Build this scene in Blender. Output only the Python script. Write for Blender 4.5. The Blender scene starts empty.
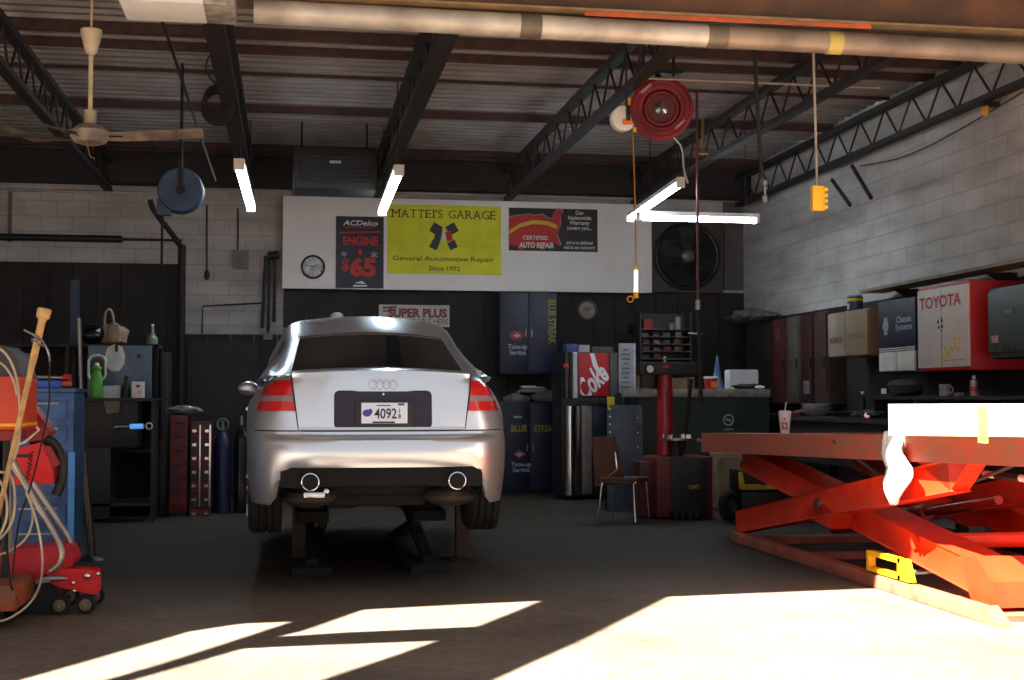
import bpy, bmesh, math, random
from math import sin, cos, tan, atan, pi, sqrt, radians
from mathutils import Vector, Matrix
random.seed(7)
SC = bpy.context.scene
COL = SC.collection
V = Vector
# ------------------------------------------------------------------ camera
F = 1340.0; PSI = atan(222/1340); TH = atan(58/1340); EYE = 1.25
cd = bpy.data.cameras.new('camera'); cam = bpy.data.objects.new('camera', cd); COL.objects.link(cam)
D_ = V((sin(PSI)*cos(TH), cos(PSI)*cos(TH), sin(TH))); R_ = V((cos(PSI), -sin(PSI), 0)); U_ = R_.cross(D_)
cam.matrix_world = Matrix(((R_.x, U_.x, -D_.x, 0), (R_.y, U_.y, -D_.y, 0), (R_.z, U_.z, -D_.z, EYE), (0, 0, 0, 1)))
cd.sensor_width = 36; cd.lens = 36*F/1024; cd.clip_end = 200
SC.camera = cam
def W(px, py, X=None, Y=None, z=None):
    r = D_ + R_*((px-512)/F) + U_*((340-py)/F)
    t = X/r.x if X is not None else Y/r.y if Y is not None else (z-EYE)/r.z
    return V((r.x*t, r.y*t, EYE+r.z*t))
# ------------------------------------------------------------------ materials
def lin(c):
    return tuple((x/255/12.92 if x/255 <= .04045 else ((x/255+.055)/1.055)**2.4) for x in c)
MATS = {}
def mat(name, rgb, rough=.6, metal=0, var=.18, scale=6, emit=None, estr=0, bump=0, coat=0, spec=.5, rgb2=None):
    if name in MATS: return MATS[name]
    m = bpy.data.materials.new(name); m.use_nodes = True; nt = m.node_tree; n = nt.nodes; L = nt.links
    b = n['Principled BSDF']; c = lin(rgb); c2 = lin(rgb2) if rgb2 else tuple(x*(1-var*1.6) for x in c)
    b.inputs['Roughness'].default_value = rough; b.inputs['Metallic'].default_value = metal
    b.inputs['Specular IOR Level'].default_value = spec; b.inputs['Coat Weight'].default_value = coat
    if var > 0 or rgb2:
        tc = n.new('ShaderNodeTexCoord'); no = n.new('ShaderNodeTexNoise'); no.inputs['Scale'].default_value = scale
        no.inputs['Detail'].default_value = 6; rp = n.new('ShaderNodeValToRGB')
        rp.color_ramp.elements[0].position = .35; rp.color_ramp.elements[1].position = .62
        rp.color_ramp.elements[0].color = (*c2, 1); rp.color_ramp.elements[1].color = (*c, 1)
        L.new(tc.outputs['Object'], no.inputs['Vector']); L.new(no.outputs['Fac'], rp.inputs['Fac']); L.new(rp.outputs['Color'], b.inputs['Base Color'])
        if bump:
            bp = n.new('ShaderNodeBump'); bp.inputs['Strength'].default_value = bump; bp.inputs['Distance'].default_value = .01
            L.new(no.outputs['Fac'], bp.inputs['Height']); L.new(bp.outputs['Normal'], b.inputs['Normal'])
    else: b.inputs['Base Color'].default_value = (*c, 1)
    if emit:
        b.inputs['Emission Color'].default_value = (*lin(emit), 1); b.inputs['Emission Strength'].default_value = estr
    MATS[name] = m; return m
M = mat
black = M('black_paint', (22, 22, 24), .5); darksteel = M('dark_steel', (28, 25, 25), .55, .3)
joistm = M('joist_primer', (34, 24, 22), .7, var=.3, scale=9); purlinm = M('red_primer', (74, 48, 44), .7, var=.3, scale=9)
chrome = M('chrome', (215, 215, 220), .15, 1, var=0); steel = M('brushed_steel', (150, 150, 150), .32, .9, var=.15)
white = M('white_paint', (225, 222, 220), .5, var=.06); cream = M('cream_enamel', (224, 208, 170), .4, var=.1)
red = M('red_enamel', (190, 22, 22), .35, var=.15); rubber = M('black_rubber', (20, 20, 20), .85)
liftred = M('lift_orange_red', (226, 52, 18), .45, var=.18, scale=3); liftrust = M('lift_worn_red', (190, 84, 60), .6, rgb2=(160, 98, 78), scale=5)
yellow = M('yellow_plastic', (235, 180, 20), .4, var=.06); navy = M('navy_enamel', (22, 29, 56), .45, var=.2)
brass = M('tan_cardboard', (150, 116, 78), .8); tubem = M('lamp_tube', (255, 255, 255), .4, var=0, emit=(225, 245, 255), estr=13)
wood = M('pale_wood', (205, 160, 100), .55, var=.25, scale=14); rope = M('grey_cable', (70, 68, 68), .7)
ink = M('black_print', (20, 20, 22), .5, var=0); wink = M('white_print', (215, 215, 215), .5, var=0); rink = M('red_print', (190, 28, 34), .5, var=0)
yink = M('yellow_print', (190, 170, 40), .5, var=0)
# ------------------------------------------------------------------ mesh builder
class MB:
    def __init__(s): s.bm = bmesh.new()
    def box(s, c, d, R=None, bev=0):
        r = bmesh.ops.create_cube(s.bm, size=1); vs = r['verts']
        for v in vs:
            p = V((v.co.x*d[0], v.co.y*d[1], v.co.z*d[2]))
            if R is not None: p = R @ p
            v.co = p + V(c)
        if bev:
            es = list({e for v in vs for e in v.link_edges})
            bmesh.ops.bevel(s.bm, geom=es, offset=bev, segments=2, affect='EDGES', profile=.6)
        return s
    def bb(s, x0, x1, y0, y1, z0, z1, bev=0):
        return s.box(((x0+x1)/2, (y0+y1)/2, (z0+z1)/2), (abs(x1-x0), abs(y1-y0), abs(z1-z0)), bev=bev)
    def beam(s, p0, p1, w, h, up=(0, 0, 1), bev=0):
        p0 = V(p0); p1 = V(p1); a = (p1-p0); L = a.length; a.normalize()
        sd = a.cross(V(up)); sd.normalize(); u = sd.cross(a)
        R = Matrix((a, sd, u)).transposed()
        return s.box((p0+p1)/2, (L, w, h), R, bev)
    def ring(s, c, ax, r, n, ref=None):
        ax = V(ax).normalized(); t = V((0, 0, 1)) if abs(ax.z) < .9 else V((1, 0, 0))
        a = ax.cross(t).normalized() if ref is None else ref; b = ax.cross(a)
        return [s.bm.verts.new(V(c)+a*r*cos(2*pi*i/n)+b*r*sin(2*pi*i/n)) for i in range(n)]
    def skin(s, rings, cap=True, close=False):
        n = len(rings[0])
        prs = list(zip(rings, rings[1:])) + ([(rings[-1], rings[0])] if close else [])
        for A, B in prs:
            for i in range(n):
                j = (i+1) % n
                try: s.bm.faces.new((A[i], A[j], B[j], B[i]))
                except ValueError: pass
        if cap and not close:
            s.bm.faces.new(list(reversed(rings[0]))); s.bm.faces.new(rings[-1])
    def cyl(s, p0, p1, r, r1=None, n=18):
        ax = V(p1)-V(p0); r1 = r if r1 is None else r1
        s.skin([s.ring(p0, ax, r, n), s.ring(p1, ax, r1, n)]); return s
    def lathe(s, o, ax, prof, n=24):
        ax = V(ax).normalized(); s.skin([s.ring(V(o)+ax*h, ax, max(r, .0005), n) for r, h in prof]); return s
    def tube(s, pts, r, n=8, smooth=0):
        pts = [V(p) for p in pts]
        for _ in range(smooth):
            q = [pts[0]]
            for a, b in zip(pts, pts[1:]): q += [a*.75+b*.25, a*.25+b*.75]
            pts = q+[pts[-1]]
        rings = []; ref = None
        for i, p in enumerate(pts):
            t = (pts[min(i+1, len(pts)-1)]-pts[max(i-1, 0)]).normalized()
            if ref is None:
                ref = t.cross(V((0, 0, 1)) if abs(t.z) < .9 else V((1, 0, 0))).normalized()
            ref = (ref - t*ref.dot(t)).normalized()
            rings.append(s.ring(p, t, r, n, ref))
        s.skin(rings); return s
    def torus(s, c, ax, R, r, n=32, m=8):
        ax = V(ax).normalized(); t = V((0, 0, 1)) if abs(ax.z) < .9 else V((1, 0, 0)); a = ax.cross(t).normalized(); b = ax.cross(a)
        rings = []
        for i in range(n):
            d = a*cos(2*pi*i/n)+b*sin(2*pi*i/n); cc = V(c)+d*R
            rings.append([s.bm.verts.new(cc+d*r*cos(2*pi*k/m)+ax*r*sin(2*pi*k/m)) for k in range(m)])
        s.skin(rings, close=True); return s
    def prism(s, poly, vec):
        A = [s.bm.verts.new(V(p)) for p in poly]; B = [s.bm.verts.new(V(p)+V(vec)) for p in poly]
        n = len(A); s.bm.faces.new(A); s.bm.faces.new(list(reversed(B)))
        for i in range(n): s.bm.faces.new((A[i], B[i], B[(i+1) % n], A[(i+1) % n]))
        return s
    def ball(s, c, r, sc=(1, 1, 1), n=16):
        q = bmesh.ops.create_uvsphere(s.bm, u_segments=n, v_segments=max(6, n//2), radius=r)
        for v in q['verts']: v.co = V((v.co.x*sc[0], v.co.y*sc[1], v.co.z*sc[2]))+V(c)
        return s
    def surf(s, g):
        vs = [[s.bm.verts.new(V(p)) for p in row] for row in g]
        for a, b in zip(vs, vs[1:]):
            for i in range(len(a)-1): s.bm.faces.new((a[i], a[i+1], b[i+1], b[i]))
        return s
    def text(s, t, c, w, h, rt=(1, 0, 0), up=(0, 0, 1), d=.002, bold=0, fit=True, shear=0):
        cu = bpy.data.curves.new('t', 'FONT'); cu.body = t; cu.offset = bold; cu.resolution_u = 3
        cu.space_line = .9; cu.align_x = 'CENTER' if '\n' in t else 'LEFT'; cu.shear = shear
        o = bpy.data.objects.new('t', cu); me = bpy.data.meshes.new_from_object(o)
        xs = [v.co.x for v in me.vertices]; ys = [v.co.y for v in me.vertices]
        x0, x1, y0, y1 = min(xs), max(xs), min(ys), max(ys); sx = w/(x1-x0); sy = h/(y1-y0)
        rt = V(rt).normalized(); up = V(up).normalized(); nn = rt.cross(up)
        for v in me.vertices:
            v.co = V(c)+rt*((v.co.x-(x0+x1)/2)*sx)+up*((v.co.y-(y0+y1)/2)*sy)+nn*d
        s.bm.from_mesh(me); bpy.data.objects.remove(o); bpy.data.curves.remove(cu); bpy.data.meshes.remove(me)
        return s
def frame(loc, rz): return Matrix.Translation(V(loc)) @ Matrix.Rotation(rz, 4, 'Z')
def finish(name, mb, m, par=None, loc=(0, 0, 0), rz=0, flat=False, world=True):
    me = bpy.data.meshes.new(name)
    if not flat: bmesh.ops.recalc_face_normals(mb.bm, faces=mb.bm.faces)
    mb.bm.to_mesh(me); mb.bm.free()
    if world:
        T = par['_m'] if par is not None and '_m' in par else None
        mt = Matrix([T[i*4:i*4+4] for i in range(4)]) if T is not None else frame(loc, rz)
        me.transform(mt.inverted())
    me.materials.append(m)
    me.shade_smooth(); me.set_sharp_from_angle(angle=radians(32))
    o = bpy.data.objects.new(name, me); COL.objects.link(o)
    if par is not None:
        o.parent = par; o['_m'] = list(par['_m'])
    else:
        o.location = loc; o.rotation_euler = (0, 0, rz)
    return o
def thing(name, label, cat, loc=(0, 0, 0), rz=0, group=None):
    o = bpy.data.objects.new(name, None); COL.objects.link(o); o.location = loc; o.rotation_euler = (0, 0, rz)
    o.empty_display_size = .1
    o['label'] = label; o['category'] = cat
    if group: o['group'] = group
    fm = frame(loc, rz); o['_m'] = [x for r in fm for x in r]
    return o
def part(par, name, mb, m, label=None):
    o = finish(name, mb, m, par)
    if label: o['label'] = label
    return o
def single(name, mb, m, label, cat, group=None, loc=(0, 0, 0), kind=None):
    o = finish(name, mb, m, None, loc)
    o['label'] = label; o['category'] = cat
    if group: o['group'] = group
    if kind: o['kind'] = kind
    return o
def struct(name, mb, m): o = finish(name, mb, m); o['kind'] = 'structure'; return o
def dup(root, delta, label=None):
    r = root.copy(); COL.objects.link(r); r.location = root.location+V(delta)
    if label: r['label'] = label
    def rec(a, b):
        for ch in list(a.children):
            c = ch.copy(); COL.objects.link(c); c.parent = b; rec(ch, c)
    rec(root, r); return r
def pbox(x0, y0, x1, y1, Y, dep, m=None, bev=.004):
    a = W(x0, y0, Y=Y); b = W(x1, y1, Y=Y)
    return (a.x, b.x, Y, Y+dep, b.z, a.z)
# ================================================================== ROOM
def wallmat():
    m = bpy.data.materials.new('painted_block'); m.use_nodes = True; nt = m.node_tree; n = nt.nodes; L = nt.links; b = n['Principled BSDF']
    tc = n.new('ShaderNodeTexCoord'); sx = n.new('ShaderNodeSeparateXYZ'); ad = n.new('ShaderNodeMath'); cb = n.new('ShaderNodeCombineXYZ')
    L.new(tc.outputs['Object'], sx.inputs[0]); L.new(sx.outputs['X'], ad.inputs[0]); L.new(sx.outputs['Y'], ad.inputs[1])
    L.new(ad.outputs[0], cb.inputs['X']); L.new(sx.outputs['Z'], cb.inputs['Y'])
    br = n.new('ShaderNodeTexBrick'); L.new(cb.outputs[0], br.inputs['Vector'])
    br.inputs['Scale'].default_value = 1; br.inputs['Brick Width'].default_value = .4; br.inputs['Row Height'].default_value = .2; br.inputs['Mortar Size'].default_value = .006
    br.inputs['Color1'].default_value = (*lin((190, 184, 181)), 1); br.inputs['Color2'].default_value = (*lin((182, 176, 173)), 1); br.inputs['Mortar'].default_value = (*lin((160, 154, 151)), 1)
    no = n.new('ShaderNodeTexNoise'); no.inputs['Scale'].default_value = 1.3; no.inputs['Detail'].default_value = 7
    mp = n.new('ShaderNodeMapping'); mp.inputs['Scale'].default_value = (.8, .8, 3.0); L.new(tc.outputs['Object'], mp.inputs[0]); L.new(mp.outputs[0], no.inputs['Vector'])
    rp = n.new('ShaderNodeValToRGB'); rp.color_ramp.elements[0].position = .35; rp.color_ramp.elements[0].color = (.6, .57, .55, 1); rp.color_ramp.elements[1].position = .65
    L.new(no.outputs['Fac'], rp.inputs['Fac'])
    mx = n.new('ShaderNodeMix'); mx.data_type = 'RGBA'; mx.blend_type = 'MULTIPLY'; mx.inputs['Factor'].default_value = .8
    L.new(br.outputs['Color'], mx.inputs[6]); L.new(rp.outputs['Color'], mx.inputs[7]); L.new(mx.outputs[2], b.inputs['Base Color'])
    bp = n.new('ShaderNodeBump'); bp.inputs['Strength'].default_value = .25; bp.inputs['Distance'].default_value = .004; L.new(br.outputs['Fac'], bp.inputs['Height']); bp.invert = True
    L.new(bp.outputs['Normal'], b.inputs['Normal']); b.inputs['Roughness'].default_value = .75
    return m
block = wallmat()
def floormat():
    m = bpy.data.materials.new('stained_shaded_concrete'); m.use_nodes = True; nt = m.node_tree; n = nt.nodes; L = nt.links; b = n['Principled BSDF']
    tc = n.new('ShaderNodeTexCoord'); no = n.new('ShaderNodeTexNoise'); no.inputs['Scale'].default_value = .9; no.inputs['Detail'].default_value = 9; no.inputs['Roughness'].default_value = .65
    L.new(tc.outputs['Object'], no.inputs['Vector'])
    rp = n.new('ShaderNodeValToRGB'); e = rp.color_ramp.elements; e[0].position = .3; e[0].color = (*lin((88, 82, 77)), 1); e[1].position = .7; e[1].color = (*lin((124, 117, 110)), 1)
    L.new(no.outputs['Fac'], rp.inputs['Fac'])
    n2 = n.new('ShaderNodeTexNoise'); n2.inputs['Scale'].default_value = 14; n2.inputs['Detail'].default_value = 8; L.new(tc.outputs['Object'], n2.inputs['Vector'])
    r2 = n.new('ShaderNodeValToRGB'); r2.color_ramp.elements[0].position = .3; r2.color_ramp.elements[0].color = (.72, .7, .68, 1); r2.color_ramp.elements[1].position = .6
    L.new(n2.outputs['Fac'], r2.inputs['Fac'])
    mx = n.new('ShaderNodeMix'); mx.data_type = 'RGBA'; mx.blend_type = 'MULTIPLY'; mx.inputs['Factor'].default_value = 1
    L.new(rp.outputs['Color'], mx.inputs[6]); L.new(r2.outputs['Color'], mx.inputs[7])
    # interior shade put into the floor colour: darker further in
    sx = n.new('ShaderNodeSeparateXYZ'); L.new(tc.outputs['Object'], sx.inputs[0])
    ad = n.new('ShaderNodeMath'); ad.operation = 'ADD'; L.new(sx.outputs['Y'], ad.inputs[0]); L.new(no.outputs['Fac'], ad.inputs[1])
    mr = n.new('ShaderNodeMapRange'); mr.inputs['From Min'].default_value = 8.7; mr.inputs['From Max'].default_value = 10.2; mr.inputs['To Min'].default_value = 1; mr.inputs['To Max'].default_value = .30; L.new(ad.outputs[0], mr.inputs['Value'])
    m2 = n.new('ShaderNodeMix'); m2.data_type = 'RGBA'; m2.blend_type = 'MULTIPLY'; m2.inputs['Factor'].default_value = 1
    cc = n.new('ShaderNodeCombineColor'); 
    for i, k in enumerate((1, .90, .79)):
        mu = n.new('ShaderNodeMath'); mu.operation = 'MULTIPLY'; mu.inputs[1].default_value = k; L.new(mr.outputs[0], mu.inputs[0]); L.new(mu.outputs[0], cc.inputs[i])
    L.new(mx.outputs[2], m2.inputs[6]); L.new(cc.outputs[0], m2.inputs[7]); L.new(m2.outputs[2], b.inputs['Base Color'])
    b.inputs['Roughness'].default_value = .7; b.inputs['Specular IOR Level'].default_value = .2
    bp = n.new('ShaderNodeBump'); bp.inputs['Strength'].default_value = .25; bp.inputs['Distance'].default_value = .004; L.new(n2.outputs['Fac'], bp.inputs['Height']); L.new(bp.outputs['Normal'], b.inputs['Normal'])
    return m
XR, XL, YB, ZC = 6.27, -5.6, 18.0, 4.45
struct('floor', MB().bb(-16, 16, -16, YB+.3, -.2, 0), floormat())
struct('wall_back', MB().bb(XL-.2, XR+.2, YB, YB+.2, 0, ZC+.2), block)
struct('wall_right', MB().bb(XR, XR+.2, 7.0, YB, 0, ZC+.2), block)
struct('wall_left', MB().bb(XL-.2, XL, 7.4, YB, 0, ZC+.2), block)
# corrugated deck
prof = []; y = 8.45
while y < YB:
    prof += [(y, 0), (y+.07, 0), (y+.10, .045), (y+.17, .045)]; y += .2
g = [[(XL, a, ZC+b), (XR, a, ZC+b)] for a, b in prof]
cb_ = MB(); cb_.surf(g); cb_.bb(XL, XR, 8.3, YB, ZC+.09, ZC+.13)
struct('ceiling', cb_, M('galvanised_deck', (148, 142, 142), .55, .25, var=.2, scale=2))
# added unseen sheet that blocks the sun; gaps shaped to the floor sun patches
SUN_H = V((.9, .44)).normalized(); TE = 1.2; ZR = 4.5
def sh(p): return (p[0]-SUN_H.x*ZR/TE, p[1]-SUN_H.y*ZR/TE)
holes = [[(-1.32, 6.05), (-1.17, 6.30), (-.54, 7.41), (-.26, 7.63), (.01, 7.65), (-.57, 6.59), (-.91, 6.05)],
         [(-.07, 7.18), (.06, 7.34), (.42, 8.01), (.99, 8.11), (1.53, 8.18), (1.01, 7.32), (.27, 7.25)],
         [(-.82, 6.0), (-.69, 6.2), (-.24, 6.87), (.06, 6.9), (.75, 6.93), (.10, 6.0)]]
outer = [sh(p) for p in [(-.5, 3.3), (-.4, 4.6), (.55, 5.4), (.89, 5.94), (1.49, 6.84), (2.34, 8.22), (3.84, 8.36)]] + [(1.2, 6.70), (XR+.2, 6.70), (XR+.2, 8.5), (XL-.2, 8.5), (XL-.2, 2.0), sh((-.6, 3.2))]
cb_ = MB(); edges = []
for loop in [outer]+[[sh(p) for p in h] for h in holes]:
    vs = [cb_.bm.verts.new((p[0], p[1], ZR)) for p in loop]
    edges += [cb_.bm.edges.new((vs[i], vs[(i+1) % len(vs)])) for i in range(len(vs))]
r = bmesh.ops.triangle_fill(cb_.bm, edges=edges, use_beauty=True)
fs = [f for f in r['geom'] if isinstance(f, bmesh.types.BMFace)]
ex = bmesh.ops.extrude_face_region(cb_.bm, geom=fs)
for v in [v for v in ex['geom'] if isinstance(v, bmesh.types.BMVert)]: v.co.z += .04
struct('ceiling', cb_, M('sun_blocker_sheet', (150, 146, 140), .7))  # unseen added sun blocker, separate from the corrugated deck
# dark painted wainscot on the back wall
dkbrown = M('dark_brown_boards', (36, 27, 25), .7, var=.35, scale=3)
def boards(x0, y0, x1, z0=0):
    a = W(x0, y0, Y=YB-.04); b = W(x1, y0, Y=YB-.04); m_ = MB(); x = a.x
    while x < b.x-.01:
        w_ = min(.3, b.x-x); m_.bb(x+.003, x+w_-.003, YB-.05, YB-.002, z0, a.z); x += .3
    return m_
struct('trim_1', boards(-150, 259, 182), dkbrown)
struct('trim_2', boards(184, 334, 283), dkbrown)
mm = boards(284, 216, 655); struct('trim_3', mm, dkbrown)
struct('trim_4', boards(656, 292, 745), dkbrown)
for i in range(2):
    pass
struct('trim_7', MB().bb(W(724, 290, Y=YB-.03).x, XR, YB-.04, YB, W(724, 290, Y=YB).z, 4.0), M('corner_grey', (92, 88, 88), .8))
struct('trim_5', MB().bb(W(10, 210, Y=YB-.02).x-.02, W(10, 210, Y=YB-.02).x+.02, YB-.03, YB, 3.25, 3.95), M('caulk', (110, 104, 102), .8))
struct('trim_6', MB().bb(XL, XR, 17.62, YB, 4.02, 4.44), M('eave_dark', (40, 32, 31), .7))
# joists
def joist(X, y0, y1, w, name_label):
    t = thing('roof_joist', name_label, 'joist', (X, (y0+y1)/2, 3.88), group='steel joists under the roof deck')
    part(t, 'top_chord', MB().bb(X-w/2, X+w/2, y0, y1, 4.24, 4.30), joistm)
    part(t, 'bottom_chord', MB().bb(X-w/2, X+w/2, y0, y1, 3.88, 3.93), joistm)
    m_ = MB(); n = int((y1-y0)/.3); s_ = (y1-y0)/n
    for k in range(n):
        a = y0+k*s_; z0, z1 = (3.92, 4.25) if k % 2 else (4.25, 3.92)
        m_.tube([(X, a, z0), (X, a+s_, z1)], .012, 6)
    part(t, 'web', m_, joistm)
    return t
for X, w_, lb in ((-4.0, .08, 'steel lattice joist beyond the ceiling fan at far left'), (-2.3, .1, 'brown steel lattice joist behind the ceiling fan'), (-.55, .15, 'broad black roof joist left of the suspended heater'), (1.12, .15, 'broad black roof joist above the slanted tube lamp beside the yellow banner'),
                  (2.85, .1, 'brown lattice joist passing behind the red hose reel'), (4.6, .1, 'brown lattice joist right of the red hose reel'), (6.08, .1, 'brown lattice joist running along the top of the right block wall')):
    joist(X, 8.7, 17.6, w_, lb)
pl = [(9.2, .05, .07), (10.4, .05, .06), (11.7, .05, .08), (12.25, .05, .07), (13.25, .03, .03), (14.75, .05, .08), (17.1, .05, .07), (17.45, .05, .06)]
lbs = ['brown roof purlin nearest the entrance', 'brown roof purlin second from the entrance', 'reddish brown roof purlin passing above the ceiling fan', 'dark brown roof purlin just behind the reddish one', 'thin brown bracing rod between two thick purlins', 'thick brown purlin level with the fan rod', 'brown purlin above the suspended heater', 'brown purlin closest to the back wall']
for (Y, a, b), lb in zip(pl, lbs):
    single('roof_purlin', MB().bb(XL+.02, XR-.02, Y-a/2, Y+a/2, 4.44-b-.002, 4.44), purlinm, lb, 'purlin', 'purlins under the roof deck', loc=(0, Y, 4.34))
# front header: brown beam + long pale pipe with bands
t = thing('overhead_beam', 'brown rusty steel header beam across the top of the bay', 'beam', (2.0, 8.65, 3.75))
part(t, 'flange', MB().bb(-.6, XR, 8.5, 8.8, 3.795, 3.81), M('bright_flange', (150, 124, 88), .4, .3))
part(t, 'web_plate', MB().bb(-.6, XR, 8.64, 8.67, 3.82, 4.1), M('rusty_brown', (112, 76, 52), .6, rgb2=(82, 60, 46), scale=3))
part(t, 'top_flange', MB().bb(-.6, XR, 8.5, 8.8, 4.1, 4.13), MATS['rusty_brown'])
t = thing('vent_pipe', 'long pale sheet metal pipe with bands hanging below the brown beam', 'pipe', (2.5, 8.62, 3.64))
pipem = M('pale_pipe', (206, 198, 188), .42, .3, rgb2=(160, 150, 140), scale=3)
def pz(x): a = W(254, 11, Y=8.62); b = W(1024, 53, Y=8.62); return a.z+(x-a.x)*(b.z-a.z)/(b.x-a.x)
def pc(x): return (x, 8.62, pz(x))
part(t, 'pipe', MB().cyl(pc(W(254, 11, Y=8.62).x), pc(W(716, 40, Y=8.62).x), .078, n=28), pipem); part(t, 'dull_section', MB().cyl(pc(W(716, 40, Y=8.62).x), pc(XR-.02), .077, n=28), M('dull_pipe', (150, 134, 118), .5, .3, rgb2=(112, 100, 90), scale=3), 'dull grey brown pipe section')  # darker grey-brown colour from the band rightwards
for x in (W(530, 30, Y=8.62).x, W(716, 40, Y=8.62).x): part(t, 'band', MB().cyl(pc(x-.07), pc(x+.07), .082, n=28), M('dull_band', (120, 108, 98), .5, .4))
part(t, 'band', MB().cyl(pc(W(826, 47, Y=8.62).x), pc(W(840, 47, Y=8.62).x), .080, n=28), M('yellow_band', (196, 176, 96), .5), 'yellow painted band')
part(t, 'tape', MB().bb(1.9, 3.9, 8.53, 8.538, pz(2.9)+.075, pz(2.9)+.125), M('orange_tape', (196, 84, 40), .6, rgb2=(140, 80, 52), scale=6), 'orange peeling paint patch')
# white box panel top left
t = thing('light_box', 'pale rectangular box fixture hanging at the top left beside the pipe', 'fixture', (-.9, 8.6, 3.62))
a = W(122, 12, Y=8.5); b = W(205, 22, Y=8.5); c = W(235, 26, Y=8.5)
part(t, 'housing', MB().bb(a.x, b.x, 8.3, 8.75, 3.66, 3.95, .01), white)
part(t, 'end_cap', MB().bb(b.x+.002, c.x, 8.3, 8.75, 3.66, 3.95, .01), M('dirty_white', (170, 164, 155), .6, rgb2=(112, 104, 96), scale=12), 'stained grey end')
part(t, 'hanger', MB().cyl((a.x+.2, 8.52, 3.95), (a.x+.2, 8.52, 4.46), .012).cyl((c.x-.15, 8.52, 3.95), (c.x-.15, 8.52, 4.46), .012), steel)
# ================================================================== CAR
CX, CY, CZ = .585, 8.42, .33
car = thing('car', 'silver four-door sedan seen from behind, raised on a low lift', 'car', (CX, CY+2.4, 0))
paint = M('silver_paint', (222, 228, 238), .30, .86, var=0, coat=.3)
gl = M('dark_glass', (7, 8, 9), .08, 0, var=0, spec=.35)
def cp(x, y, z): return V((CX+x, CY+y, CZ+z))
def interp(t, tb):
    if t <= tb[0][0]: return tb[0][1]
    for (a, b), (c, d) in zip(tb, tb[1:]):
        if t <= c: return b+(d-b)*(t-a)/(c-a)
    return tb[-1][1]
RP = [(.2, .12), (.24, .10), (.35, .05), (.46, .02), (.53, 0), (.60, 0), (.645, .008), (.662, .025), (.69, .085), (.717, .095), (.85, .105), (1.0, .125), (1.05, .135), (1.07, .18)]
WP = [(.2, .04), (.3, .02), (.45, .005), (.6, 0), (.70, .008), (.78, .025), (.905, .07), (1.0, .115), (1.05, .165), (1.07, .20)]
HALF = .872
def rear(x, z, off=0):
    w = HALF-interp(z, WP); q = min(abs(x)/w, 1); n = 3.2
    y = .95*(1-(1-q**n)**(1/n)); fade = 1-max(0, min(1, (q-.6)/.35))
    rr = interp(z, RP)
    return y+rr*(.25+.75*fade)-off
QS = [0, .1, .2, .3, .4, .5, .58, .66, .70, .74, .79, .84, .88, .92, .95, .975, .99, .998, 1]
def colpts():
    cols = [('r', q) for q in QS] + [('s', y) for y in (1.0, 1.15, 1.3, 1.38, 1.6, 2.0, 2.4, 2.8, 3.2, 3.42, 3.5, 3.6, 3.75, 3.9)] + [('f', q) for q in (1, .99, .95, .88, .78, .65, .5, .3, 0)]
    return cols
ROWS = [.24, .30, .38, .46, .52, .58, .63, .655, .672, .69, .717, .76, .84, .92, .98, 1.03, 1.055, 1.07]
def topz(y): return interp(y, [(0, 1.07), (.6, 1.07), (1.2, 1.04), (3.4, 1.0), (3.9, .96), (4.5, .84), (4.85, .68)])
def zlow(x, y):
    z = .24
    for yc in (1.03, 3.79):
        if abs(y-yc) < .37 and abs(x) > .5: z = max(z, .30+sqrt(.37**2-(y-yc)**2))
    if y < .6 and abs(x) < .70: z = max(z, interp(abs(x), [(0, .485), (.58, .485), (.62, .46), (.655, .36), (.67, .24)]))
    return z
def bodypoint(c, z, side):
    w = HALF-interp(z, WP)
    if c[0] == 'r': x = w*c[1]; y = rear(x, z)
    elif c[0] == 's': x = w; y = c[1]+.06*interp(z, RP)
    else: x = w*c[1]; y = 3.95+.87*((1-c[1]**2.6)**(1/2.6))-max(0, z-.6)*.25
    return x, y
def body():
    m_ = MB(); cols = colpts(); full = [(c, 1) for c in cols[::-1]][:-1]+[(c, -1) for c in cols][:-1]
    full = [(c, 1) for c in reversed(cols)] + [(c, -1) for c in cols[1:-1]]
    full = full[1:-1] if False else full
    rings = []
    for z in ROWS:
        row = []
        for c, s in full:
            x, y = bodypoint(c, z, s); zl = zlow(x, y); zt = topz(y)
            zz = zl+(z-.24)/(1.07-.24)*(zt-zl) if (zl > .25 and y > .6) else max(z, zl)
            if zt != 1.07 and zl <= .25: zz = .24+(z-.24)/(.83)*(zt-.24)
            row.append((x*s, y, zz))
        rings.append(row)
    for k in (.97, .9, .7, .4, 0.02):
        row = []
        for c, s in full:
            x, y = bodypoint(c, 1.07, s)
            row.append((x*k*s, y+(.02 if c[0] == 'r' else 0)*(1-k), topz(y)+.035*(1-k*k)))
        rings.append(row)
    vr = [[m_.bm.verts.new(cp(*p)) for p in row] for row in rings]
    n = len(full)
    for A, B in zip(vr, vr[1:]):
        for i in range(n):
            j = (i+1) % n
            try: m_.bm.faces.new((A[i], A[j], B[j], B[i]))
            except ValueError: pass
    bmesh.ops.remove_doubles(m_.bm, verts=m_.bm.verts, dist=.0008)
    return m_
part(car, 'body', body(), paint)
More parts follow.
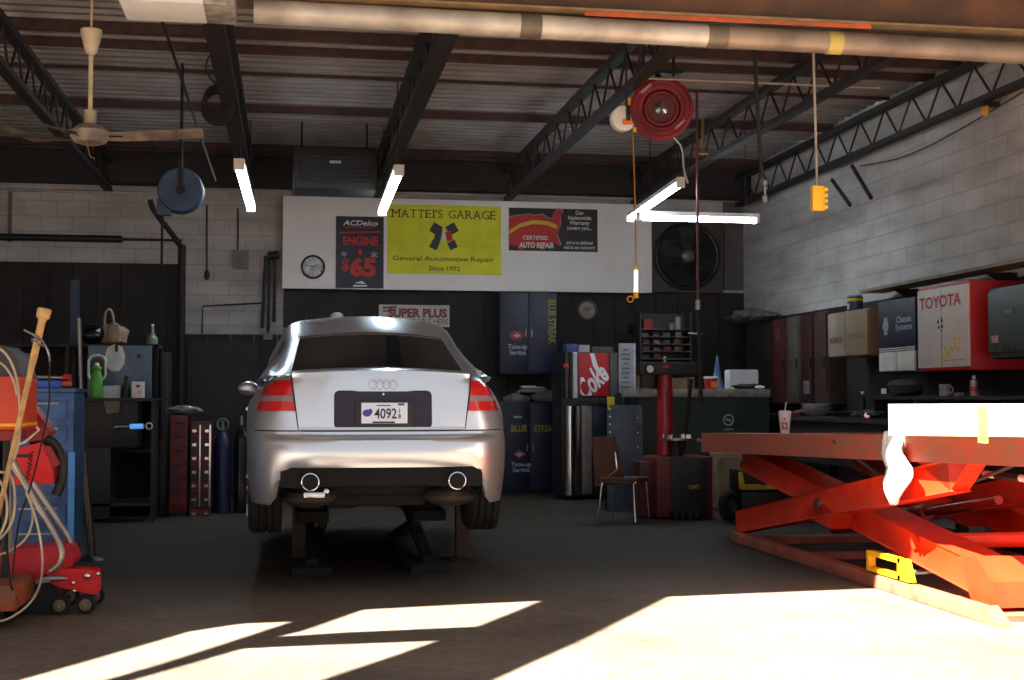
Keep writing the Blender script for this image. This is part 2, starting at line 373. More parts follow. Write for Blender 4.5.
# bumper as its own shell (lower rear)
def rsurf(xs, zs, off, f=None):
    return [[cp(x, rear(x, z, off), z) for x in xs] for z in zs]
def shell(m_, g, d=.012):
    m_.surf(g)
    n, k = len(g), len(g[0]); rim = [g[0][i] for i in range(k)]+[g[j][-1] for j in range(1, n)]+[g[-1][i] for i in range(k-2, -1, -1)]+[g[j][0] for j in range(n-2, 0, -1)]
    m_.surf([rim+[rim[0]], [p+V((0, d, 0)) for p in rim+[rim[0]]]])
    bmesh.ops.remove_doubles(m_.bm, verts=m_.bm.verts, dist=.0003)
def lins(a, b, n): return [a+(b-a)*i/n for i in range(n+1)]
# trunk lid: face + lip + deck
xs = lins(-.525, .525, 24); g = []
for z in [.722, .76, .80, .85, .9, .95, 1.0, 1.03, 1.05]: g.append([cp(x*(1+(z-.72)*.26), rear(x*(1+(z-.72)*.26), z, .010), z) for x in xs])
for y_, z_ in ((.135, 1.075), (.17, 1.083), (.25, 1.09), (.4, 1.098), (.55, 1.10)):
    g.append([cp(x*(1.086 if y_ < .3 else 1.086+.1*(y_-.3)), y_+rear(x, 1.05)-rear(0, 1.05)+.01, z_+.02*(1-(x/.535)**2)) for x in xs])
m_ = MB(); shell(m_, g, .02); lid = part(car, 'trunk_lid', m_, paint)
m_ = MB(); g = rsurf(xs, [.720, .728, .736], .022); shell(m_, g, .012); part(car, 'chrome_trim', m_, chrome, 'chrome strip along the trunk lower edge')
# dark plate recess (rounded)
def rrect(hw, hh, r, n=5):
    P = []
    for cx, cz, a0 in ((hw-r, hh-r, 0), (-hw+r, hh-r, 90), (-hw+r, -hh+r, 180), (hw-r, -hh+r, 270)):
        for k in range(n+1):
            a = radians(a0+90*k/n); P.append((cx+r*cos(a), cz+r*sin(a)))
    return P
def rpanel(cx, cz, hw, hh, r, off, d):
    m_ = MB(); m_.prism([cp(cx+x, rear(cx+x, cz+z, off), cz+z) for x, z in rrect(hw, hh, r)], (0, d, 0)); return m_
g = []
for z in lins(.731, .962, 14):
    dz = min(z-.730, .963-z); hw = .305-(.03-sqrt(max(0, .03**2-(.03-dz)**2)) if dz < .03 else 0); g.append([cp(x, rear(x, z, .015), z) for x in lins(-hw, hw, 16)])
m_ = MB(); shell(m_, g, .01); recess = part(car, 'plate_panel', m_, M('smoked_panel', (52, 46, 60), .14, .4, var=0))
part(car, 'plate_panel_frame', MB().tube([cp(x, rear(x, .8465+z, .014), .8465+z) for x, z in rrect(.305, .1165, .03)+[rrect(.305, .1165, .03)[0]]], .005, 6), darksteel)
pt = part(car, 'license_plate', MB().box(cp(.005, rear(0, .82, .032), .822), (.365, .012, .165), bev=.004), black, 'black licence plate frame')
part(pt, 'plate', MB().box(cp(.005, rear(0, .82, .040), .825), (.290, .004, .13), bev=.001), M('plate_white', (212, 220, 240), .4, var=0))
yp = rear(0, .82, .0425)
part(pt, 'plate_text', MB().text('4092', cp(.012, yp, .822), .14, .066, bold=.015).text('1\n8', cp(.10, yp, .822), .016, .062, bold=.02).box(cp(.0, yp, .873), (.09, .001, .006)).box(cp(.0, yp-.0005, .767), (.14, .002, .010)), ink)
part(pt, 'plate_emblem', MB().ball(cp(-.105, yp, .825), .028, (1, .05, .8)).ball(cp(-.085, yp, .835), .014, (1, .05, 1.3)).box(cp(.11, yp, .88), (.04, .001, .014)), M('blue_print', (50, 62, 150), .5, var=0))
m_ = MB(); [m_.torus(cp(x, rear(0, 1.005, .016), 1.005), (0, 1, 0), .027, .0042, 24, 6) for x in (-.063, -.021, .021, .063)]
part(car, 'ring_badge', m_, chrome, 'four interlocking chrome rings')
part(car, 'trunk_lock', MB().cyl(cp(0, rear(0, .945, .024), .945), cp(0, rear(0, .945, 0), .945), .007), chrome)
# tail lights
def lamp(s):
    bands = [('upper_lens', .935, 1.035, M('red_lens', (200, 14, 18), .18, var=0, coat=.5, emit=(200, 8, 10), estr=0)), ('clear_lens', .90, .935, M('grey_lens', (140, 124, 128), .25, var=0)), ('lower_lens', .838, .90, MATS['red_lens'])]
    root = None
    for nm, z0, z1, mt in bands:
        g = []
        for z in lins(z0, z1, 6):
            xo = interp(z, [(.838, .86), (.90, .84), (.935, .82), (.97, .79), (1.0, .755), (1.035, .69)]) ; row = []
            for k in range(13):
                xi = .536+(z-.72)*.14; x = xi+(min(xo, HALF-interp(z, WP)-.004)-xi)*sin(pi/2*k/12)
                row.append(cp(s*x, rear(x, z, .014), z))
            g.append(row)
        m_ = MB(); shell(m_, g, .03)
        if root is None: root = part(car, 'tail_light', m_, mt, 'red upper lens of the %s tail light' % ('right' if s > 0 else 'left'))
        else: part(root, nm, m_, mt)
lamp(1); lamp(-1)
# seams
for s in (-1, 1): part(car, 'panel_gap', MB().tube([cp(s*(.5305+(z-.72)*.14), rear(.54, z, .001), z) for z in lins(.72, 1.07, 10)], .004, 5), black)
part(car, 'panel_gap', MB().tube([cp(x, rear(x, .712, .001), .712) for x in lins(-.86, .86, 30)], .0045, 5), black)
# lower black insert, underbody
dif = M('black_plastic', (7, 7, 8), .6, var=.1, spec=.25)
m_ = MB(); m_.prism([cp(x, .13, z) for x, z in ((-.60, .50), (.60, .50), (.64, .44), (.64, .36), (.5, .35), (.2, .37), (-.2, .37), (-.5, .35), (-.64, .36), (-.64, .44))], (0, .2, 0))
part(car, 'lower_valance', m_, dif)
part(car, 'underbody', MB().bb(CX-.66, CX+.66, CY+.5, CY+4.4, CZ+.28, CZ+.44, .03).bb(CX-.32, CX+.32, CY+.55, CY+.85, CZ+.2, CZ+.3, .04).beam(cp(-.68, 1.03, .27), cp(.68, 1.03, .27), .12, .06), M('underbody_dark', (14, 13, 13), .8, var=.2))
for s, xx in ((-1, -.455), (1, .47)):
    m_ = MB(); c = cp(xx, .07, .395)
    prof_ = [(.052, 0), (.058, .004), (.058, .2)]
    m_.lathe(c, (0, 1, 0), [(.052, 0.0), (.057, .003), (.057, .25)]); e = part(car, 'exhaust_tip', m_, chrome, 'chrome oval exhaust tip')
    part(e, 'exhaust_bore', MB().cyl(c-V((0, .0035, 0)), c+V((0, .01, 0)), .0505), M('bore_black', (8, 8, 8), .9, var=0))  # flat near-black disc fills the tip opening
    part(car, 'muffler', MB().ball(cp(xx, .5, .28), .12, (1.5, 1.9, .65)), M('dull_muffler', (92, 88, 86), .5, .6))
part(car, 'exhaust_hanger', MB().box(cp(-.43, .10, .315), (.135, .08, .035), bev=.012).ball(cp(-.355, .09, .335), .024), chrome, 'bright metal plate under the left exhaust tip')
# greenhouse
GT = [(.56, 1.085), (.62, 1.11), (1.42, 1.375), (1.6, 1.44), (1.85, 1.505), (2.15, 1.55), (2.5, 1.57), (2.9, 1.51), (3.1, 1.45), (3.9, 1.0)]
GW = [(.56, .70), (.62, .68), (1.42, .585), (2.5, .565), (2.9, .57), (3.9, .72)]
GB = [(.56, .76), (1.0, .81), (2.4, .83), (3.4, .80), (3.9, .74)]
def gsec(y, off=0):
    zt = interp(y, GT); wr = interp(y, GW); wb = interp(y, GB); zb = min(topz(y)-.01, zt-.02)
    mid = (wb*.5+(wr+.03)*.5+.02, zb*.5+(zt-.07)*.5) if zt-zb > .12 else ((wb+wr)/2, (zb+zt)/2)
    ed = (wr+.03, max(zt-.07, zb+.004))
    return [(wb+off, zb), (mid[0]+off, mid[1]), (ed[0]+off, ed[1]), (wr, max(zt-.05, zb+.008)+off), (wr-.07, zt-.026+off), (wr*.55, zt-.004+off), (wr*.25, zt+.008+off), (0, zt+.012+off)]
YS = [.56, .62, .8, 1.0, 1.2, 1.35, 1.42, 1.5, 1.6, 1.72, 1.85, 2.0, 2.15, 2.3, 2.5, 2.7, 2.9, 3.0, 3.1, 3.3, 3.6, 3.9]
g = []
for y in YS:
    h = gsec(y); g.append([cp(-x, y, z) for x, z in h]+[cp(x, y, z) for x, z in h[-2::-1]])
m_ = MB(); m_.surf(g); part(car, 'roof', m_, paint)
g = []
for y in lins(.64, 1.40, 8):
    h = gsec(y, .007); wr = interp(y, GW)-.075; k = wr/ h[4][0] if h[4][0] else 1
    hw = interp(y, [(.64, .575), (1.40, .515)])
    zt = interp(y, GT)
    row = [cp(x, y, zt+.020-.036*(x/hw)**2) for x in lins(-hw, hw, 12)]
    g.append(row)
m_ = MB(); shell(m_, g, .0); part(car, 'rear_window', m_, gl, 'large dark tinted rear window')
m_ = MB(); m_.tube([cp(x, 1.41, interp(1.41, GT)+.022-.036*(x/.515)**2) for x in lins(-.52, .52, 12)], .009, 6); part(car, 'window_trim', m_, chrome)
for s in (-1, 1):
    g = []
    for y in lins(1.25, 3.35, 10):
        h = gsec(y, .006); a, b, c = h[0], h[1], h[2]
        k0 = .10; k1 = .95 if 1.4 < y < 3.15 else .8
        row = []
        for t_ in lins(k0, k1, 4):
            if t_ < .5: q = t_*2; p = (a[0]+(b[0]-a[0])*q, a[1]+(b[1]-a[1])*q)
            else: q = t_*2-1; p = (b[0]+(c[0]-b[0])*q, b[1]+(c[1]-b[1])*q)
            row.append(cp(s*p[0], y, p[1]))
        g.append(row)
    m_ = MB(); m_.surf(g); part(car, 'side_window', m_, gl)
    m_ = MB(); m_.ball(cp(s*.93, 3.12, 1.00), .08, (1.1, .6, .75)).box(cp(s*.87, 3.14, 1.0), (.12, .04, .03)); part(car, 'door_mirror', m_, paint)
    for y0, y1 in ((1.45, 2.45), (2.45, 3.5)):
        part(car, 'door_handle', MB().box(cp(s*.885, y0+.1, .84), (.03, .15, .025), bev=.008), paint)
g = []
for y in lins(3.08, 3.82, 6):
    zt = interp(y, GT); hw = interp(y, GW)-.05; g.append([cp(x, y, zt+.02-.02*(x/hw)**2) for x in lins(-hw, hw, 10)])
m_ = MB(); m_.surf(g); part(car, 'windscreen', m_, gl)
for s in (-1, 1):
    part(car, 'head_light', MB().ball(cp(s*.62, 4.62, .62), .14, (1.5, .8, .6)), M('headlamp', (200, 205, 210), .15, .3, var=0))
# wheels
def wheel(x, y):
    c = cp(x, y, .305); c.z = max(c.z, .3)
    m_ = MB(); w2 = .112; pr = [(.21, -w2), (.28, -w2), (.305, -w2+.02)]
    k = -w2+.03
    for i in range(4):
        pr += [(.315, k), (.315, k+.036), (.303, k+.039), (.303, k+.046)]; k += .0475
    pr += [(.305, w2-.015), (.28, w2), (.21, w2)]
    m_.lathe(c, (1, 0, 0), pr, 40); ty = part(car, 'wheel', m_, rubber, 'black grooved tyre')
    m_ = MB(); s = 1 if x > 0 else -1
    m_.cyl(c+V((s*.06, 0, 0)), c+V((s*.114, 0, 0)), .212, .205, 32)
    part(ty, 'rim', m_, steel)
    m_ = MB()
    for k in range(7):
        a = 2*pi*k/7; m_.beam(c+V((s*.118, .04*cos(a), .04*sin(a))), c+V((s*.118, .2*cos(a), .2*sin(a))), .03, .02, up=(1, 0, 0))
    m_.cyl(c+V((s*.11, 0, 0)), c+V((s*.13, 0, 0)), .05); part(ty, 'spokes', m_, steel)
for x in (-.745, .745):
    for y in (1.03, 3.79): wheel(x, y)
# low lift under car
black2 = M('lift_black', (15, 14, 14), .8)
t = thing('low_rise_lift', 'dark low scissor lift holding the silver car off the floor', 'car lift', (CX, CY+2.4, 0))
for s, nm in ((-1, 'left'), (1, 'right')):
    part(t, 'deck', MB().bb(CX+s*.42-.12, CX+s*.42+.12, CY+1.3, CY+3.5, .36, .44, .01), black2)
    part(t, 'arm', MB().beam((CX+s*.42, CY+1.4, .06), (CX+s*.42, CY+3.3, .34), .08, .06), black2)
    part(t, 'arm', MB().beam((CX+s*.34, CY+3.4, .06), (CX+s*.34, CY+1.5, .34), .06, .06), black2)
    part(t, 'base_rail', MB().bb(CX+s*.42-.14, CX+s*.42+.14, CY+1.2, CY+3.6, 0, .05), black2)
    for y_ in (1.5, 3.2): part(t, 'rubber_pad', MB().bb(CX+s*.42-.08, CX+s*.42+.08, CY+y_-.08, CY+y_+.08, .44, .53), rubber)
def stand(px, lb):
    a = W(px, 508, Y=10.35)
    t = thing('support_post', lb, 'jack stand', (a.x, 10.35, 0), group='wooden posts under the rear of the car')
    part(t, 'post', MB().bb(a.x-.05, a.x+.05, 10.3, 10.4, .02, .53, .006), M('oily_wood', (62, 52, 42), .8))
    part(t, 'foot', MB().bb(a.x-.10, a.x+.10, 10.25, 10.45, 0, .02), darksteel)
stand(299, 'wooden support post under the left rear of the silver car'); stand(462, 'wooden support post under the right rear of the silver car')
# ================================================================== RED SCISSOR LIFT (right)
LX0, LX1 = 3.80, 5.35
t = thing('scissor_lift', 'large orange red scissor lift raised to waist height on the right', 'vehicle lift', (4.5, 9.0, 0))
plm = liftrust
def RZ(y): return 1.045-.0225*(y-6.6)
for X, s in ((LX0, 1), (LX1, -1)):
    m_ = MB(); m_.prism([(X, 5.6, RZ(5.6)), (X, 12.1, RZ(12.1)), (X, 12.1, RZ(12.1)-.015), (X, 5.6, RZ(5.6)-.015)], (s*.55, 0, 0))
    for q in (0, .53): m_.prism([(X+s*q, 5.6, RZ(5.6)-.016), (X+s*q, 12.1, RZ(12.1)-.016), (X+s*q, 12.1, RZ(12.1)-.175), (X+s*q, 5.6, RZ(5.6)-.155)], (s*.02, 0, 0))
    for k in range(6): m_.bb(X+s*.02, X+s*.53, 5.9+k*1.2, 5.96+k*1.2, RZ(6+k*1.2)-.12, RZ(6+k*1.2)-.017)
    part(t, 'runway', m_, plm)
    part(t, 'approach_flap', MB().bb(X+.02*s, X+s*.53, 12.1, 12.3, .84, .87), plm)
def arm(X0, X1, yl, zl, yh, zh, h, m, rib=True):
    m_ = MB(); m_.beam(((X0+X1)/2, yl, zl), ((X0+X1)/2, yh, zh), X1-X0, h, bev=.012); return part(t, 'scissor_arm', m_, m)
for X, s in ((3.87, 1), (4.93, 1)):
    A = arm(X, X+.12, 11.35, .16, 7.45, .79, .19, liftred)
    B = arm(X+.15, X+.40, 11.6, .70, 7.35, .17, .19, liftred)
    part(A, 'pivot_pin', MB().cyl((X-.03, 9.45, .47), (X+.45, 9.45, .47), .035), steel)
    part(A, 'gusset', MB().prism([(X+.0, 9.75, .36), (X+.0, 9.25, .30), (X+.0, 9.15, .42), (X+.0, 9.5, .50)], (.14, 0, 0)), liftred)
    part(B, 'roller', MB().cyl((X+.12, 7.36, .13), (X+.44, 7.36, .13), .07), steel)
    part(B, 'end_bracket', MB().prism([(X+.10, 7.55, .30), (X+.10, 7.35, .32), (X+.10, 7.15, .20), (X+.10, 7.1, .06), (X+.10, 7.4, .05)], (.34, 0, 0)), liftred)
    part(A, 'end_bracket', MB().prism([(X+.0, 7.9, .86), (X+.0, 7.35, .97), (X+.0, 7.2, .90), (X+.0, 7.45, .70)], (.12, 0, 0)), liftred)
for y_, z_, r_ in ((10.6, .28, .05), (8.2, .32, .05), (9.45, .47, .035)): part(t, 'cross_tube', MB().cyl((4.0, y_, z_), (5.3, y_, z_), r_), liftred)
part(t, 'hydraulic_cylinder', MB().cyl((4.6, 10.9, .15), (4.6, 9.2, .42), .06).cyl((4.6, 9.2, .42), (4.6, 8.2, .58), .03), M('deep_red', (140, 30, 26), .4))
railm = M('scuffed_rail', (176, 96, 72), .55, rgb2=(140, 74, 58), scale=6)
for X in (3.80, 5.30):
    m_ = MB(); m_.bb(X, X+.09, 6.95, 11.3, 0, .09, .012); m_.prism([(X, 6.96, .0), (X, 6.78, .0), (X, 6.96, .1)], (.09, 0, 0)); part(t, 'base_rail', m_, railm)
part(t, 'base_plate', MB().bb(3.89, 4.45, 6.98, 7.75, .0, .035).bb(3.89, 4.45, 7.3, 7.36, .034, .06), railm); part(t, 'base_plate', MB().bb(4.85, 5.3, 6.98, 7.75, 0, .035), railm)
part(t, 'cross_channel', MB().bb(3.89, 5.30, 11.0, 11.2, 0, .06), railm); part(t, 'cross_channel', MB().bb(3.89, 5.3, 9.9, 10.0, 0, .05), railm)
m_ = MB(); m_.tube([(3.79, 9.0, .95), (4.1, 8.6, .62), (4.3, 8.1, .68), (4.2, 7.3, .86), (4.0, 6.8, .92)], .012, 6, 2); part(t, 'hydraulic_hose', m_, rope, 'grey hose looped under the runway')
part(t, 'locking_pin', MB().cyl((3.92, 8.35, .10), (4.4, 8.2, .13), .018), steel)
# big pale block on the runway
m_ = MB(); m_.prism([(3.66, 5.7, RZ(5.7)+.002), (3.66, 7.82, RZ(7.82)+.002), (3.66, 7.82, 1.212), (3.66, 5.7, 1.225)], (.46, 0, 0)); t2 = thing('ramp_block', 'long cream white beam lying on top of the scissor lift in full sun', 'beam', (3.9, 6.9, 1.0))
part(t2, 'block', m_, cream); part(t2, 'paint_mark', MB().bb(3.655, 3.659, 6.62, 6.72, 1.01, 1.205), M('pale_yellow', (235, 200, 70), .5), 'yellow painted stripe')
# white rag
t2 = W(895, 437, X=3.70); pts = []
def drape(nx, nz, f): return [[f(i/nx, j/nz) for i in range(nx+1)] for j in range(nz+1)]
prof_w = [(0, 4.5, 4), (.12, 10, 0), (.25, 11, 0), (.38, 13, 0), (.52, 15, 2), (.66, 17, 2), (.8, 12, -1), (.92, 6, -4), (1, 2, -5)]
def rag(u, v):
    py = 431+v*73; hw = interp(v, [(a, b) for a, b, c in prof_w]); cx = 896+interp(v, [(0, -7), (.25, -3), (.5, 3), (.75, 2), (1, -2)])
    px = cx+(u*2-1)*hw; p = W(px, py, X=3.775); p.x += .018*sin(u*9+v*3)+.01*sin(v*14); p.y += 0; return p
m_ = MB(); m_.surf(drape(12, 16, rag)); o = single('shop_rag', m_, M('white_cloth', (236, 234, 232), .9, var=.06), 'white rag hanging off the edge of the scissor lift runway', 'rag', loc=(3.72, 7.9, .6))
sd = o.modifiers.new('s', 'SOLIDIFY'); sd.thickness = .012
# yellow bracket
a = W(868, 580, X=3.82); ya, yb = a.y, a.y-.62; m_ = MB()
m_.bb(3.81, 3.86, ya-.035, ya, .102, .235).bb(3.81, 3.86, yb+.12, ya-.035, .205, .235).bb(3.81, 3.86, yb+.12, ya-.035, .102, .13).prism([(3.81, yb+.16, .102), (3.81, yb, .102), (3.81, yb+.07, .235), (3.81, yb+.16, .235)], (.05, 0, 0))
single('lift_wedge', m_, yellow, 'yellow metal bracket on the base rail of the scissor lift', 'bracket', loc=(3.83, ya-.3, .1))
t2 = thing('spray_lubricant', 'white and black printed tube lying under the runway at the right edge', 'tube', (4.6, 7.6, .9))
a = W(985, 474, X=4.3); b = W(1045, 481, X=4.3)
part(t2, 'tube', MB().cyl(a, b, .022), white); part(t2, 'label_band', MB().cyl(a.lerp(b, .2), a.lerp(b, .62), .0235), black)
# soda cup on lift
a = W(785, 431, X=4.1); a.z = RZ(a.y)+.002
t2 = thing('soda_cup', 'white and red paper soda cup with a straw on the lift runway', 'cup', a)
part(t2, 'cup', MB().lathe(a, (0, 0, 1), [(.035, 0), (.05, .14), (.052, .17)]), white); part(t2, 'lid', MB().lathe(a+V((0, 0, .17)), (0, 0, 1), [(.055, 0), (.055, .012), (.04, .02)]), white)
part(t2, 'straw', MB().cyl(a+V((0, 0, .18)), a+V((.012, 0, .26)), .004), white)
dv = V((-.42, -.9, 0)).normalized()
part(t2, 'logo', MB().text("S2", a+dv*.047+V((0, 0, .065)), .055, .06, rt=(.9, -.42, 0), bold=.03, d=.002).box(a+dv*.05+V((0, 0, .12)), (.012, .012, .02)), rink, 'red printed logo')
# ================================================================== HANGING THINGS
def cut(x, y, Y): return W(x, y, Y=Y)
# ceiling fan
h = W(90, 134, Y=11.0); top = W(91, 30, Y=11.0)
t = thing('ceiling_fan', 'cream ceiling fan with dusty blades hanging from the roof at left', 'fan', (h.x, h.y, h.z-.1))
fc = M('fan_cream', (222, 206, 172), .5)
part(t, 'canopy', MB().lathe(V((h.x, h.y, top.z-.20)), (0, 0, 1), [(.03, 0), (.05, .03), (.085, .17), (.085, .2)]).cyl((h.x, h.y, top.z), (h.x, h.y, 4.44), .01), fc)
part(t, 'down_rod', MB().cyl((h.x, h.y, h.z+.05), (h.x, h.y, top.z-.18), .018), fc)
part(t, 'motor_housing', MB().lathe((h.x, h.y, h.z-.09), (0, 0, 1), [(.05, 0), (.12, .02), (.155, .07), (.155, .11), (.09, .16), (.05, .17), (.05, .28)]), M('fan_grey', (128, 116, 108), .5, rgb2=(190, 176, 150), scale=5))
for ang, ln, dz in ((-8, .86, 0), (172-24, .86, .10), (232, .86, 0)):
    a = radians(ang); d = V((cos(a), sin(a), 0)); p0 = V((h.x, h.y, h.z-.02)); m_ = MB()
    sd = V((-d.y, d.x, 0)); q = []
    for k, w_, zz in ((.14, .03, 0), (.24, .055, 0), (.5, .07, .01), (.88, .06, .03+dz), (.9, .03, .03+dz)):
        q.append((p0+d*k+V((0, 0, zz)), w_))
    m_.surf([[p-sd*w_+V((0, 0, .028)), p, p+sd*w_+V((0, 0, -.028))] for p, w_ in q]); bmesh.ops.solidify(m_.bm, geom=list(m_.bm.faces), thickness=.008)
    bl = part(t, 'blade', m_, M('dusty_blade', (206, 190, 172), .6, rgb2=(150, 130, 116), scale=8))
    part(bl, 'blade_arm', MB().beam(p0+d*.06, p0+d*.26, .03, .008), darksteel)
part(t, 'pull_chain', MB().tube([(h.x-.02, h.y-.1, h.z-.05), (h.x+.02, h.y-.12, h.z-.2), (h.x+.06, h.y-.12, h.z-.22)], .004), brass)
# blue reel
h = W(181, 191, Y=13)
t = thing('hose_reel', 'round blue hose reel hanging near the back wall at left', 'reel', (h.x, h.y, h.z-.25))
bl_ = M('reel_blue', (44, 74, 108), .5, rgb2=(32, 54, 84), scale=5)
part(t, 'drum', MB().lathe(h-V((0, .09, 0)), (0, 1, 0), [(.12, 0), (.20, .0), (.215, .02), (.215, .16), (.2, .18), (.1, .18)], 36), bl_)
part(t, 'guide', MB().box(h+V((-.15, 0, -.16)), (.13, .12, .16), bev=.01), bl_)
part(t, 'hub', MB().cyl(h-V((0, .12, 0)), h-V((0, .08, 0)), .04), darksteel)
part(t, 'bracket', MB().beam(h+V((0, -.105, .0)), h+V((0, -.105, .28)), .04, .01, up=(0, 1, 0)).cyl(h+V((0, 0, .2)), (h.x, h.y, 4.44), .015), darksteel)
part(t, 'hose', MB().tube([h+V((-.17, 0, -.24)), h+V((-.17, 0, -.6)), h+V((-.17, 0, -.75))], .012), rubber)
# red reel
h = W(661, 110, Y=11)
t = thing('hose_reel', 'large dark red hose reel with chrome hub hanging from the roof', 'reel', (h.x, h.y, h.z-.26))
rr = M('reel_red', (118, 16, 30), .6, rgb2=(92, 12, 22), scale=4); axr = V((-.22, -.97, -.05)).normalized()
part(t, 'drum', MB().lathe(h-axr*.10, axr, [(.10, 0), (.25, 0), (.262, .015), (.262, .05), (.22, .06), (.21, .12), (.22, .14), (.262, .15), (.268, .185), (.24, .20), (.235, .19), (.165, .185), (.15, .165), (.14, .165)], 44), rr)
part(t, 'ring', MB().torus(h+axr*.09, axr, .135, .015, 36).torus(h+axr*.095, axr, .20, .008, 36), rr)
part(t, 'inner_disc', MB().cyl(h+axr*.05, h+axr*.08, .12), M('dark_maroon', (84, 16, 24), .5))
part(t, 'hub', MB().lathe(h+axr*.08, axr, [(.055, 0), (.055, .02), (.04, .03), (.018, .045), (.018, .06)]), chrome)
rtv = axr.cross(V((0, 0, 1))).normalized()*-1; upv = rtv.cross(axr)*-1
part(t, 'lettering', MB().text('CORDOMATIC', h+axr*.105+rtv*-.13+upv*.165, .11, .022, rt=rtv*.75+upv*.65, up=upv*.75-rtv*.65).text('CORDOMATIC', h+axr*.105+rtv*.155+upv*-.14, .11, .022, rt=rtv*.75+upv*.65, up=upv*.75-rtv*.65), wink)
part(t, 'mount', MB().box(h+V((-.02, .02, .33)), (.42, .10, .03)).cyl(h+V((-.15, .02, .3)), (h.x-.15, h.y+.02, 4.42), .014).cyl(h+V((.12, .02, .3)), (h.x+.12, h.y+.02, 4.42), .014).beam(h+V((0, .1, 0)), h+V((0, .1, .33)), .05, .02, up=(0, 1, 0)), darksteel)
hb = W(683, 148, Y=11)
part(t, 'hose', MB().tube([h+V((.1, 0, -.22)), hb, W(684, 172, Y=11), W(688, 183, Y=11.0)], .012, 8, 1), steel, 'short grey hose tail')
# long drop line below
a = W(700, 150, Y=13.2); b = W(698, 300, Y=13.2); c = W(701, 405, Y=13.2)
t = thing('air_line', 'thin dark red drop pipe hanging down behind the tyre changer', 'pipe', (c.x, c.y, c.z))
part(t, 'upper_pipe', MB().cyl((b.x, 13.2, b.z), (b.x, 13.2, 4.43), .014), M('maroon_pipe', (96, 34, 36), .5)); part(t, 'lower_pipe', MB().cyl(c, (b.x, 13.2, b.z), .022), darksteel)
part(t, 'coupling', MB().cyl((b.x, 13.2, b.z-.1), (b.x, 13.2, b.z), .028), steel); part(t, 'lever', MB().beam(W(688, 333, Y=13.2), W(702, 334, Y=13.2), .02, .015), steel)
# white reel + orange label + cord with trouble lamp
h = W(623, 119, Y=11.05)
t = thing('cord_reel', 'small white round cord reel with an orange label beside the red reel', 'reel', (h.x, h.y, h.z-.12))
part(t, 'drum', MB().lathe(h-V((0, .05, 0)), (0, 1, 0), [(.09, 0), (.108, .01), (.108, .09), (.09, .10)], 32), white)
part(t, 'label_plate', MB().box(h+V((.02, -.055, -.035)), (.075, .006, .05)), M('orange_label', (232, 128, 26), .5, var=0), 'orange warning label')
part(t, 'bracket', MB().box(h+V((.03, -.06, .04)), (.035, .02, .13), bev=.004).cyl(h+V((.03, 0, .08)), (h.x+.03, h.y, 4.42), .009), black)
part(t, 'clip', MB().cyl(h+V((.05, -.05, .09)), h+V((.05, -.05, .17)), .016).cyl(h+V((.09, -.05, -.12)), h+V((.09, -.05, -.08)), .016), yellow)
a = W(633, 134, Y=11); b = W(636, 268, Y=11)
part(t, 'cord', MB().tube([a, (a+b)/2+V((.005, 0, 0)), b], .006), M('orange_cord', (176, 112, 40), .6))
a = W(636, 266, Y=11); b = W(636, 298, Y=11)
t = thing('trouble_light', 'yellow handled inspection lamp with a lit white tube on an orange cord', 'work light', b)
part(t, 'cap', MB().cyl(a-V((0, 0, .035)), a, .020), yellow)
part(t, 'tube', MB().cyl(b+V((0, 0, .05)), a-V((0, 0, .035)), .017), M('lamp_glow', (240, 240, 240), .4, var=0, emit=(255, 250, 240), estr=.8))
part(t, 'handle', MB().cyl(b, b+V((0, 0, .05)), .022).torus(b+V((-.05, 0, -.01)), (0, 1, 0), .025, .005), yellow)
# hoist pendant
a = W(812, 0, Y=9.0); b = W(817, 186, Y=9.0); c = W(818, 211, Y=9.0)
t = thing('hoist_pendant', 'yellow push button hoist control hanging on a grey cable', 'control pendant', c)
part(t, 'cable', MB().tube([(a.x, 9.0, 4.45), a, (a+b)/2, b], .010), M('pendant_cable', (150, 142, 134), .6))
m_ = MB(); m_.box((b+c)/2+V((0, 0, 0)), (.095, .06, .18), bev=.012)
hd = part(t, 'housing', m_, yellow)
for k in range(4): part(t, 'grip', MB().box(c+V((.045, -.01, .025+k*.042)), (.03, .07, .026), bev=.006), yellow)
# black pull line at (755,0)-(765,205)
a = W(753, 0, Y=9.4); b = W(762, 178, Y=9.4); c = W(765, 203, Y=9.4)
t = thing('hanging_air_hose', 'black air hose with a metal coupling dangling near the right wall', 'hose', c)
part(t, 'hose', MB().tube([(a.x-.02, 9.4, 4.46), a, (a*.4+b*.6)-V((.01, 0, 0)), b], .016, 8, 1), rubber)
part(t, 'coupling', MB().lathe(c, (0, 0, 1), [(.012, 0), (.02, .01), (.02, .05), (.010, .06), (.010, .12), (.02, .13), (.02, .165)]), steel)
# fluorescent fixtures
def lamp_fix(p0, p1, label, hang, wd=.07, strength=None):
    p0 = V(p0); p1 = V(p1); t = thing('tube_light', label, 'light fixture', (p0+p1)/2, group='fluorescent tube lights')
    d = (p1-p0).normalized(); s = d.cross(V((0, 0, 1))).normalized()
    m_ = MB(); m_.beam(p0+V((0, 0, .05)), p1+V((0, 0, .05)), wd+.03, .045); part(t, 'housing', m_, white)
    for k in (-1, 1): part(t, 'tube', MB().cyl(p0+s*k*wd*.32+d*.04, p1+s*k*wd*.32-d*.04, .022, n=12), tubem)
    for p, e in ((p0, 1), (p1, -1)): part(t, 'end_cap', MB().beam(p, p+d*e*.035, wd+.03, .07), white)
    for p in hang: part(t, 'hanger', MB().cyl(p0.lerp(p1, p)+V((0, 0, .07)), V((p0.lerp(p1, p).x, p0.lerp(p1, p).y, 4.43)), .006), darksteel)
    return t
a = W(239, 166, z=3.45); b = W(251, 209, z=3.45); lamp_fix(a, b, 'lit tube light hanging left of the white sign board', (.1, .9))
